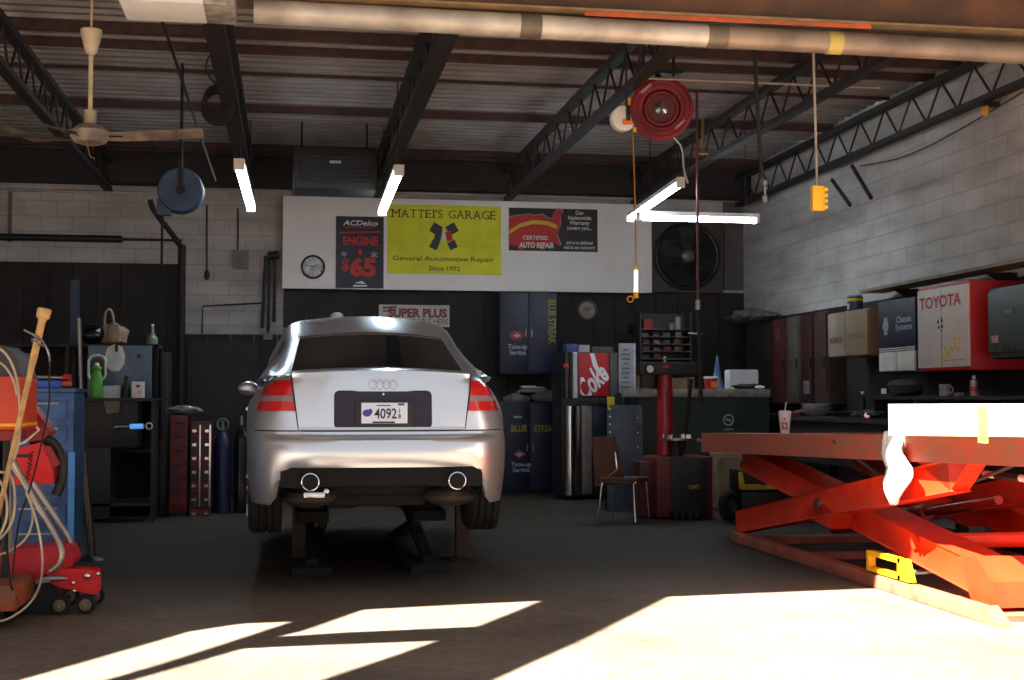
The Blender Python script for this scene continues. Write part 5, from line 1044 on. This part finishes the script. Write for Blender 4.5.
# hoses (each strand loop a thing)
hosew = M('dirty_white_hose', (196, 180, 150), .55, rgb2=(160, 146, 124), scale=6)
def hose(pts, Y, r, m, lb, nm='hose', yy=None):
    P_ = []
    for i, (x, y) in enumerate(pts):
        p = W(x, y, Y=Y+(.05*sin(i*1.7))); P_.append(p)
    return single(nm, MB().tube(P_, r, 8, 2), m, lb, 'hose', loc=P_[-1])
hose([(-8, 345), (6, 352), (16, 372), (20, 400), (20, 440), (14, 460)], 7.6, .007, hosew, 'pale hose arching over the grey lid of the orange cart')
hose([(-8, 360), (4, 364), (14, 380), (17, 395)], 7.58, .006, hosew, 'short pale hose strand below the arching one on the orange cart')
hose([(0, 472), (12, 474), (16, 500), (12, 525), (0, 540), (-14, 545)], 7.55, .007, hosew, 'pale hose loop hanging under the orange case, outermost curve')
hose([(-8, 470), (6, 490), (8, 520), (-6, 545)], 7.5, .007, hosew, 'pale hose loop nearest the left edge below the orange case')
hose([(8, 462), (25, 485), (34, 510), (30, 535), (14, 550), (-4, 556)], 7.6, .006, hosew, 'pale hose sweeping round to the red jack frame')
hose([(26, 492), (34, 512), (40, 535), (43, 560), (41, 585), (30, 605), (8, 620), (-6, 622)], 7.5, .006, hosew, 'long thin pale cable trailing down across the jack to the floor')
hose([(24, 330), (36, 336), (42, 340), (49, 352), (50, 366)], 7.5, .006, steel, 'short steel braided hose end tied to the wooden handle')
hose([(50, 362), (49, 380), (50, 405), (40, 450), (30, 490), (18, 520), (12, 580)], 7.5, .005, rubber, 'thin black cable hanging from the wooden handle')
hose([(-4, 520), (2, 480), (8, 560), (10, 585), (14, 592), (16, 600)], 7.6, .006, rubber, 'black cable dropping beside the orange cart base')
# red housing
Yr = 8.35
rb = M('bright_red', (222, 22, 28), .35, var=.08)
t = thing('tool_housing', 'bright red angular tool housing with a black handle, beside the wooden handle', 'machine', W(35, 485, Y=Yr))
def sl(nm, pts, dep, m, Y=Yr, lb=None):
    m_ = MB(); m_.prism(pix(pts, Y), (0, dep, 0)); es = list(m_.bm.edges); bmesh.ops.bevel(m_.bm, geom=es, offset=.008, segments=2, affect='EDGES'); return part(t, nm, m_, m, lb)
sl('lower_housing', [(14, 452), (24, 446), (42, 442), (53, 465), (54, 484), (14, 485)], .28, rb)
sl('upper_housing', [(24, 408), (30, 405), (44, 421), (50, 434), (42, 440), (26, 442), (22, 425)], .24, M('dark_red', (150, 20, 32), .4, var=.1))
part(t, 'edge_trim', MB().tube(pix([(24, 412), (39, 430), (25, 442), (14, 446)], Yr-.02), .008), white, 'white edge line')
part(t, 'grip', MB().tube(pix([(30, 440), (48, 438), (58, 448), (63, 464), (62, 482), (56, 495)], Yr+.06), .03, 10, 2), black, 'black curved handle')
part(t, 'side_cover', MB().prism(pix([(44, 446), (50, 446), (60, 464), (54, 468)], Yr-.01), (0, .1, 0)), MATS['dark_red'])
m_ = MB(); m_.tube([W(27+2.5*sin(k*2.1)+k*.25, 480-k*1.5, Y=Yr-.004) for k in range(20)], .004, 6).box(W(22, 456, Y=Yr-.004), (.09, .003, .018)); part(t, 'script_mark', m_, ink)
# floor jack with frame
t = thing('floor_jack', 'red trolley jack with silver tube handle and black wheels on the floor at left', 'jack', (W(60, 600, Y=8.1).x, 8.2, 0))
Yj = 8.1
sl('deck', [(-30, 552), (66, 545), (74, 560), (70, 568), (40, 575), (36, 583), (-30, 582)], .32, M('jack_red', (188, 20, 32), .4, var=.1), Yj+.05)
sl('side_plate', [(46, 572), (52, 568), (92, 570), (101, 573), (100, 592), (92, 595), (60, 588), (48, 582)], .03, rb, Yj)
sl('side_plate', [(60, 566), (100, 568), (101, 586), (60, 584)], .03, rb, Yj+.38)
sl('lower_frame', [(-30, 582), (50, 580), (60, 600), (52, 616), (-30, 608)], .26, black, Yj+.06)
for px, py, r_ in ((60, 606, .056), (86, 600, .056)):
    c = W(px, py, Y=Yj+.02); c.z = r_
    for dy in (0, .36):
        w = part(t, 'wheel', MB().cyl(c+V((0, dy-.02, 0)), c+V((0, dy+.03, 0)), r_, n=28), rubber)
        part(w, 'hub', MB().cyl(c+V((0, dy-.03, 0)), c+V((0, dy-.02, 0)), .034), M('wheel_tan', (120, 92, 66), .5)); part(w, 'axle', MB().cyl(c+V((0, dy-.045, 0)), c+V((0, dy-.03, 0)), .012), chrome)
for x_, y_, r_ in ((87, 576, .022), (73, 583, .014), (98, 574, .014), (74, 591, .012)): part(t, 'bolt', MB().ball(W(x_, y_, Y=Yj-.01), r_), chrome)
part(t, 'handle_tube', MB().tube(pix([(10, 455), (30, 492), (56, 535), (63, 552), (60, 565), (50, 572)], Yj-.03), .018, 10, 2), M('tube_silver', (170, 160, 150), .3, .8), 'silver bent tube')
part(t, 'handle_tube', MB().tube(pix([(33, 482), (50, 508), (68, 536), (71, 546)], Yj+.25), .018, 10, 1), MATS['tube_silver'], 'silver bent tube')
part(t, 'foot_bracket', MB().prism(pix([(2, 552), (14, 553), (10, 470), (5, 470)], Yj-.06), (0, .02, 0)), MATS['tube_silver'])
t = thing('spoon_tool', 'flat steel bar lying across the red jack', 'tool', W(52, 580, Y=Yj-.05)); part(t, 'bar', MB().ball(W(53, 579, Y=Yj-.05), .07, (1.2, .15, .25)), steel); part(t, 'tip', MB().beam(W(36, 582, Y=Yj-.05), W(50, 580, Y=Yj-.05), .02, .02), steel)
# blue tool cart
Yb = 9.6
bc = M('cart_blue', (58, 98, 150), .5, rgb2=(34, 62, 104), scale=7)
a = W(6, 392, Y=Yb); b = W(72, 548, Y=Yb)
t = thing('tool_chest', 'scuffed blue tool chest on wheels behind the red housing', 'tool chest', ((a.x+b.x)/2, Yb+.25, 0))
part(t, 'body', MB().bb(a.x, b.x, Yb, Yb+.5, .10, a.z, .01), bc); part(t, 'edge_strip', MB().bb(b.x-.03, b.x+.012, Yb-.012, Yb, .12, W(70, 452, Y=Yb).z), M('strip_blue', (70, 140, 210), .45), 'bright blue edge strip')
part(t, 'top_tray', MB().bb(a.x, b.x+.01, Yb-.01, Yb+.5, a.z, a.z+.025), bc)
for k, py in enumerate((400, 425, 450, 475, 505, 530)):
    z_ = W(50, py, Y=Yb).z; d_ = part(t, 'drawer', MB().bb(a.x+.02, b.x-.045, Yb-.014, Yb, z_-.13 if k > 1 else z_-.13, z_-.005, .003), bc); part(d_, 'handle', MB().bb(a.x+.1, b.x-.1, Yb-.026, Yb-.014, z_-.03, z_-.018), steel)
for x_ in (a.x+.06, b.x-.06):
    for y_ in (Yb+.06, Yb+.44): part(t, 'caster', MB().cyl((x_-.02, y_, .05), (x_+.02, y_, .05), .05).bb(x_-.03, x_+.03, y_-.02, y_+.02, .06, .10), black)
zt = a.z+.026
c = W(45, 398, Y=Yb+.1); t = thing('tool_roll', 'bright blue tool with an orange end on top of the blue tool chest', 'tool', (c.x, Yb+.1, zt)); part(t, 'body', MB().beam((c.x-.18, Yb+.05, zt+.03), (c.x+.10, Yb+.12, zt+.03), .06, .05, bev=.01), M('tool_blue', (50, 90, 190), .4)); part(t, 'tip', MB().cyl((c.x+.1, Yb+.12, zt+.03), (c.x+.17, Yb+.14, zt+.03), .022), M('tip_orange', (190, 90, 60), .4))
t = thing('steel_bar', 'silver bar with a red end lying above the blue tool chest', 'bar', W(45, 378, Y=Yb+.2)); a1 = W(22, 377, Y=Yb+.25); b1 = W(64, 378, Y=Yb+.2); part(t, 'bar', MB().cyl(a1, b1, .016), MATS['tube_silver']); part(t, 'end_grip', MB().cyl(b1, b1+(b1-a1)*.16, .028), rink)
part(t, 'support', MB().cyl((a1.x+.02, a1.y, zt), (a1.x+.02, a1.y, a1.z), .008).cyl((b1.x-.03, b1.y+.01, zt), (b1.x-.03, b1.y+.01, b1.z), .008), darksteel)
# dark machine behind cart at left edge top
a = W(-40, 352, Y=10.6); b = W(24, 440, Y=10.6); t = thing('battery_charger', 'dark grey boxy charger at the left edge behind the orange cart', 'machine', ((a.x+b.x)/2, 10.8, 0)); part(t, 'body', MB().bb(a.x, b.x, 10.6, 11.0, b.z, a.z, .02), M('charger_grey', (60, 58, 62), .5)); part(t, 'top_rail', MB().cyl((a.x, 10.6, a.z+.02), (b.x-.06, 10.6, a.z+.02), .012), steel)
for x_ in (a.x+.04, b.x-.04): part(t, 'leg', MB().bb(x_-.02, x_+.02, 10.62, 10.66, 0, b.z), darksteel).name; part(t, 'leg', MB().bb(x_-.02, x_+.02, 10.94, 10.98, 0, b.z), darksteel)
# tall pole
a = W(92, 560, Y=10.8); a.z = 0; b = W(83, 450, Y=10.8); c = W(79, 318, Y=10.8)
t = thing('lift_pole', 'tall thin grey pole with a thicker sleeve, standing left of the car', 'pole', a)
part(t, 'sleeve', MB().cyl(a+V((0, 0, .03)), b, .032), M('pole_grey', (84, 82, 84), .35, .6)); part(t, 'rod', MB().cyl(b, c, .016), M('rod_grey', (128, 124, 120), .3, .7)); part(t, 'base', MB().cyl(a, a+V((0, 0, .03)), .10, .05), black); part(t, 'pin', MB().ball(b+V((0, -.03, .12)), .013), white)
# workstation shelf with blue-grey panel
Yw = 14.0
a = W(83, 344, Y=Yw); b = W(148, 398, Y=Yw); f0 = W(82, 396, Y=Yw)
t = thing('tool_stand', 'black tool stand with a blue grey back panel left of the car', 'tool stand', ((a.x+b.x)/2, Yw+.2, 0))
blk = M('stand_black', (20, 20, 22), .5)
part(t, 'back_panel', MB().bb(a.x, b.x, Yw+.34, Yw+.37, b.z, a.z, .003), M('panel_bluegrey', (92, 108, 128), .4, .1, rgb2=(76, 90, 108), scale=3), 'blue grey metal panel')
part(t, 'top', MB().bb(a.x-.02, b.x+.10, Yw-.02, Yw+.4, b.z-.03, b.z), blk); part(t, 'body', MB().bb(a.x, b.x-.1, Yw+.02, Yw+.4, .75, b.z-.03, .006), blk)
part(t, 'cabinet', MB().bb(a.x, a.x+.28, Yw+.02, Yw+.4, .04, .75, .006), M('cab_dark', (26, 29, 33), .5)); part(t, 'shelf', MB().bb(a.x, b.x+.05, Yw+.02, Yw+.4, .16, .19), blk)
for x_ in (a.x+.02, b.x+.05): part(t, 'leg', MB().bb(x_-.02, x_+.02, Yw+.03, Yw+.07, 0, b.z-.03), blk); part(t, 'leg', MB().bb(x_-.02, x_+.02, Yw+.34, Yw+.38, 0, b.z-.03), blk)
zt = b.z+.001
c = W(96, 396, Y=Yw+.06); t = thing('spray_bottle', 'bright green bottle standing in front of the blue grey panel', 'bottle', (c.x, Yw+.08, zt)); part(t, 'bottle', MB().lathe((c.x, Yw+.08, zt), (0, 0, 1), [(.055, 0), (.06, .02), (.06, .20), (.045, .25), (.038, .27), (.05, .30), (.03, .33)]), M('green_bottle', (92, 170, 60), .35, var=.08)); part(t, 'cap', MB().cyl((c.x, Yw+.08, zt+.33), (c.x, Yw+.08, zt+.355), .022), white)
def pl(x, y, Y): return W(x, y, Y=Y)
t = thing('hanging_strap', 'white oval strap loop hung behind the green bottle', 'strap', pl(97, 370, Yw+.33)); c = pl(97, 368, Yw+.325); m_ = MB(); m_.tube([c+V((x*1.0, 0, z)) for x, z in rrect(.085, .13, .07)]+[c+V((rrect(.085, .13, .07)[0][0], 0, rrect(.085, .13, .07)[0][1]))], .013, 8); part(t, 'loop', m_, white); part(t, 'core', MB().prism([c+V((x, .004, z)) for x, z in rrect(.06, .10, .05)], (0, .008, 0)), rope)
c = pl(115, 358, Yw+.325); t = thing('paper_plate', 'white octagonal paper disc fixed on the blue grey panel', 'plate', c-V((0, 0, .12))); part(t, 'disc', MB().prism([c+V((.115*cos(2*pi*k/9+.2)*(.9+.1*(k % 2)), 0, .145*sin(2*pi*k/9+.2))) for k in range(9)], (0, .008, 0)), M('paper_cream', (214, 206, 192), .8, var=.05)); part(t, 'centre', MB().cyl(c-V((0, .003, 0)), c, .065), M('paper_blue', (176, 194, 204), .6, var=.05)); part(t, 'clip', MB().box(c+V((.015, -.01, .11)), (.03, .02, .09), bev=.006), black)
c = pl(139, 356, Yw+.33); single('magnet', MB().cyl(c-V((0, .02, 0)), c, .022), ink, 'small black round magnet on the right of the blue grey panel', 'magnet', loc=c)
c = pl(112, 392, Yw+.1); single('paper_note', MB().prism([(c.x-.09, Yw+.1, zt), (c.x+.08, Yw+.1, zt), (c.x+.08, Yw+.13, zt+.13), (c.x-.09, Yw+.13, zt+.12)], (0, .006, 0)), M('note_grey', (190, 190, 190), .7), 'pale paper note leaning right of the green bottle', 'paper', loc=(c.x, Yw+.1, zt))
c = pl(126, 392, Yw+.08); t = thing('oil_bottle', 'small black bottle between the paper note and the white carton', 'bottle', (c.x, Yw+.1, zt)); part(t, 'bottle', MB().lathe((c.x, Yw+.1, zt), (0, 0, 1), [(.045, 0), (.048, .09), (.02, .15), (.018, .2)]), black); part(t, 'cap', MB().cyl((c.x, Yw+.1, zt+.2), (c.x, Yw+.1, zt+.22), .02), darksteel)
c = pl(138, 390, Yw+.05); t = thing('small_carton', 'small white carton with a red mark at the right of the tool stand', 'carton', (c.x, Yw+.06, zt)); part(t, 'box', MB().bb(c.x-.06, c.x+.06, Yw+.03, Yw+.10, zt, zt+.165, .003), white); part(t, 'print', MB().ball((c.x, Yw+.03, zt+.12), .022, (1, .1, .7)).ball((c.x+.01, Yw+.03, zt+.06), .010, (1, .1, 1)), rink)
c = pl(112, 404, Yw-.02); single('hanging_cloth', MB().prism([(c.x-.08, Yw-.03, zt-.034), (c.x+.08, Yw-.03, zt-.034), (c.x+.07, Yw-.03, zt-.15), (c.x-.05, Yw-.03, zt-.16)], (0, .008, 0)), M('cloth_beige', (130, 122, 110), .9), 'beige cloth hanging over the front of the tool stand', 'cloth', loc=(c.x, Yw-.03, zt-.1))
t = thing('work_lamp', 'blue white glowing lamp bar on the lower part of the tool stand', 'lamp', pl(130, 427, Yw-.05)); a1 = pl(114, 427, Yw-.03); b1 = pl(146, 426, Yw-.03); part(t, 'bar', MB().cyl(a1, b1, .022), steel); part(t, 'lens', MB().cyl(a1.lerp(b1, .5), a1.lerp(b1, .92), .026), M('blue_glow', (90, 160, 230), .3, var=0, emit=(90, 160, 230), estr=.35)); part(t, 'hook', MB().torus(b1+V((.03, 0, .0)), (0, 1, 0), .03, .008), white); part(t, 'clamp', MB().bb(a1.x-.02, a1.x+.02, Yw-.05, Yw+.02, a1.z-.03, a1.z+.03), black)
# things on top shelf: bag, helmet; blue post
Ys = 14.6; zs = W(112, 344, Y=Ys).z
t = thing('storage_shelf', 'dark open shelving behind the tool stand at left', 'shelving', (W(90, 500, Y=Ys).x, Ys+.3, 0)); a = W(-30, 345, Y=Ys); b = W(158, 345, Y=Ys)
for z_ in (zs, 1.25, .7, .2): part(t, 'shelf', MB().bb(a.x, b.x, Ys+.02, Ys+.5, z_-.03, z_), dkbrown)
for x_ in (a.x, (a.x+b.x)/2, b.x-.04):
    for y_ in (Ys+.02, Ys+.46): part(t, 'post', MB().bb(x_, x_+.04, y_, y_+.04, 0, zs-.03 if x_ != b.x-.04 else zs), darksteel)
part(t, 'back', MB().bb(a.x, b.x, Ys+.5, Ys+.52, 0, zs), M('shelf_back', (30, 26, 26), .8))
c = W(112, 330, Y=Ys+.1); t = thing('shopping_bag', 'tan plastic bag with a raised handle loop on the dark shelf', 'bag', (c.x, Ys+.15, zs)); part(t, 'bag', lump((c.x+.02, Ys+.15, zs+.11), 1, (.13, .08, .12), 3), M('bag_tan', (150, 124, 100), .6)); part(t, 'handle', MB().tube([(c.x-.07, Ys+.12, zs+.12), (c.x-.085, Ys+.12, zs+.30), (c.x-.05, Ys+.12, zs+.385), (c.x-.0, Ys+.12, zs+.35), (c.x+.02, Ys+.12, zs+.18)], .014, 8, 2), MATS['bag_tan'])
c = W(92, 330, Y=Ys+.1); t = thing('helmet', 'glossy black rounded helmet left of the tan plastic bag', 'helmet', (c.x, Ys+.15, zs)); part(t, 'shell', MB().ball((c.x, Ys+.15, zs+.11), .13, (1, 1, .85), 24), M('gloss_black', (14, 14, 15), .12, var=0)); part(t, 'visor', MB().ball((c.x, Ys+.05, zs+.09), .08, (1.1, .6, .5)), M('visor', (40, 36, 34), .2, var=0))
a = W(77, 280, Y=15.2); b = W(77, 346, Y=15.2); single('blue_board', MB().bb(a.x-.06, a.x+.03, 15.16, 15.2, 0, a.z), M('dull_blue', (40, 58, 76), .6), 'narrow dull blue upright board behind the helmet', 'board', loc=(a.x, 15.2, 0))
a = W(152, 330, Y=Ys+.1); t = thing('jug', 'pale green jug standing at the right end of the dark shelf', 'jug', (a.x, Ys+.15, zs)); part(t, 'body', MB().lathe((a.x, Ys+.15, zs+.001), (0, 0, 1), [(.055, 0), (.06, .02), (.06, .06), (.02, .12), (.012, .2)]), M('jug_green', (110, 124, 110), .5)); part(t, 'cap', MB().cyl((a.x, Ys+.15, zs+.2), (a.x, Ys+.15, zs+.22), .016), white)
# dark drum + red cabinets
def cabx(nm, lb, cat, x0, y0, x1, Y, dep, m, **k):
    a = W(x0, y0, Y=Y); b = W(x1, y0, Y=Y); t = thing(nm, lb, cat, ((a.x+b.x)/2, Y+dep/2, 0)); part(t, 'body', MB().bb(a.x, b.x, Y, Y+dep, .05, a.z, .008), m); part(t, 'base', MB().bb(a.x+.01, b.x-.01, Y+.02, Y+dep-.02, 0, .05), black); return t, a, b
t, a, b = cabx('tool_cabinet', 'tall dark cabinet right of the tool stand', 'cabinet', 160, 352, 169, 14.9, .4, M('cab_near_black', (36, 36, 40), .4)); part(t, 'door', MB().bb(a.x+.02, b.x-.02, 14.885, 14.9, .1, a.z-.03), MATS['cab_near_black'])
t, a, b = cabx('tool_cabinet', 'narrow dark red tool cabinet left of the chrome fitted chest', 'cabinet', 170, 415, 188, 14.6, .4, M('cab_red', (112, 18, 28), .45, rgb2=(90, 14, 22), scale=3))
for k in range(6): z_ = a.z-.06-k*.15; d_ = part(t, 'drawer', MB().bb(a.x+.015, b.x-.015, 14.585, 14.6, z_-.13, z_), MATS['cab_red']); part(d_, 'handle', MB().bb(a.x+.05, b.x-.05, 14.575, 14.585, z_-.03, z_-.015), darksteel)
zz = a.z; c = W(181, 410, Y=14.7); single('shop_towel', lump((c.x+.05, 14.75, zz+.05), 1, (.16, .12, .05), 21), M('towel_grey', (120, 118, 120), .9), 'grey towel on the narrow dark red tool cabinet', 'towel', loc=(c.x, 14.75, zz))
t, a, b = cabx('tool_cabinet', 'black and red tool chest with a column of chrome drawer ends', 'cabinet', 191, 422, 212, 14.6, .4, M('chest_dark', (60, 22, 28), .4))
for k in range(7): z_ = a.z-.05-k*.145; d_ = part(t, 'drawer', MB().bb(a.x+.01, b.x-.01, 14.585, 14.6, z_-.125, z_), MATS['cab_red'] if k % 2 == 0 else MATS['chest_dark']); part(d_, 'handle', MB().bb(a.x+.015, a.x+.06, 14.57, 14.585, z_-.06, z_-.03).bb(b.x-.07, b.x-.03, 14.57, 14.585, z_-.06, z_-.03), chrome)
part(t, 'corner_trim', MB().bb(b.x-.025, b.x-.008, 14.57, 14.585, .1, a.z-.03).bb(a.x+.09, a.x+.105, 14.57, 14.585, .1, a.z-.03), chrome)
a = W(222, 498, Y=15); z1 = W(222, 430, Y=15).z; t = thing('gas_cylinder', 'blue gas cylinder right of the chrome fitted chest', 'cylinder', (a.x, 15, 0)); part(t, 'tank', MB().lathe((a.x, 15, 0), (0, 0, 1), [(.10, 0), (.10, z1-.2), (.085, z1-.1), (.04, z1-.03), (.04, z1)]), M('tank_blue', (26, 34, 76), .35)); part(t, 'valve_guard', MB().torus((a.x, 15, z1+.06), (0, 1, 0), .06, .014), steel); part(t, 'valve', MB().cyl((a.x, 15, z1), (a.x, 15, z1+.1), .02), steel)
a = W(241, 500, Y=15); z1 = W(241, 425, Y=15).z; t = thing('gas_cylinder', 'dark shiny gas cylinder beside the left rear of the car', 'cylinder', (a.x, 15, 0)); part(t, 'tank', MB().lathe((a.x, 15, 0), (0, 0, 1), [(.085, 0), (.085, z1-.2), (.07, z1-.1), (.03, z1-.03), (.03, z1)]), M('tank_dark', (44, 44, 48), .15, .6)); part(t, 'valve', MB().cyl((a.x, 15, z1), (a.x, 15, z1+.1), .02), steel)
# dark doorway in the back wall left of car
t = struct('door_1', MB().bb(W(188, 340, Y=YB-.07).x, W(258, 340, Y=YB-.07).x, YB-.09, YB-.052, 0, W(222, 342, Y=YB-.07).z), M('door_dark', (38, 28, 27), .6, var=.2))
# small pale things beyond car roof left
Yk = 16.5
a = W(289, 333, Y=Yk); t = thing('floor_machine', 'tall dark machine topped by a small pale box behind the car roof', 'machine', (a.x, Yk, 0)); part(t, 'column', MB().bb(a.x-.09, a.x+.09, Yk, Yk+.2, 0, a.z-.06), blk); part(t, 'box', MB().bb(a.x-.06, a.x+.05, Yk-.02, Yk+.1, a.z-.06, a.z+.06, .005), M('head_pale', (170, 168, 166), .5)); 
a = W(266, 333, Y=Yk); single('switch_box', MB().bb(a.x-.06, a.x+.06, Yk+1.38, Yk+1.45, a.z-.02, a.z+.08, .004), M('switch_grey', (120, 116, 112), .5), 'small grey switch box on the dark wall beside the car roof', 'switch', loc=(a.x, Yk+1.4, a.z))
a = W(337, 318, Y=15.6); t = thing('bucket', 'upturned pale bucket dome just above the car roof on a dark stand', 'bucket', (a.x, 15.6, 0)); part(t, 'dome', MB().lathe((a.x, 15.6, a.z-.05), (0, 0, 1), [(.085, 0), (.085, .05), (.07, .09), (.03, .115)]), M('dome_beige', (150, 138, 128), .6)); part(t, 'stand', MB().cyl((a.x, 15.6, 0), (a.x, 15.6, a.z-.05), .03).cyl((a.x, 15.6, 0), (a.x, 15.6, .03), .25), blk)
# ================================================================== LIGHT
w = bpy.data.worlds.new('world'); SC.world = w; w.use_nodes = True; nt = w.node_tree; bg = nt.nodes['Background']
bg.inputs['Color'].default_value = (.94, .95, 1.0, 1); bg.inputs['Strength'].default_value = .30
sd_ = bpy.data.lights.new('sun', 'SUN'); sd_.energy = 24.0; sd_.angle = radians(.5); sd_.color = (1, .93, .82)
so = bpy.data.objects.new('sun', sd_); COL.objects.link(so); so.location = (-6, 0, 12)
dv = V((SUN_H.x, SUN_H.y, -TE)); so.rotation_euler = dv.to_track_quat('-Z', 'Y').to_euler()
for o in bpy.data.objects:
    if '_m' in o: del o['_m']
vs = SC.view_settings; vs.view_transform = 'Standard'; vs.look = 'None'; vs.gamma = 1; vs.use_curve_mapping = False; vs.exposure = 1.2
SC.cycles.use_denoising = True
SC.cycles.max_bounces = 10; SC.cycles.diffuse_bounces = 6
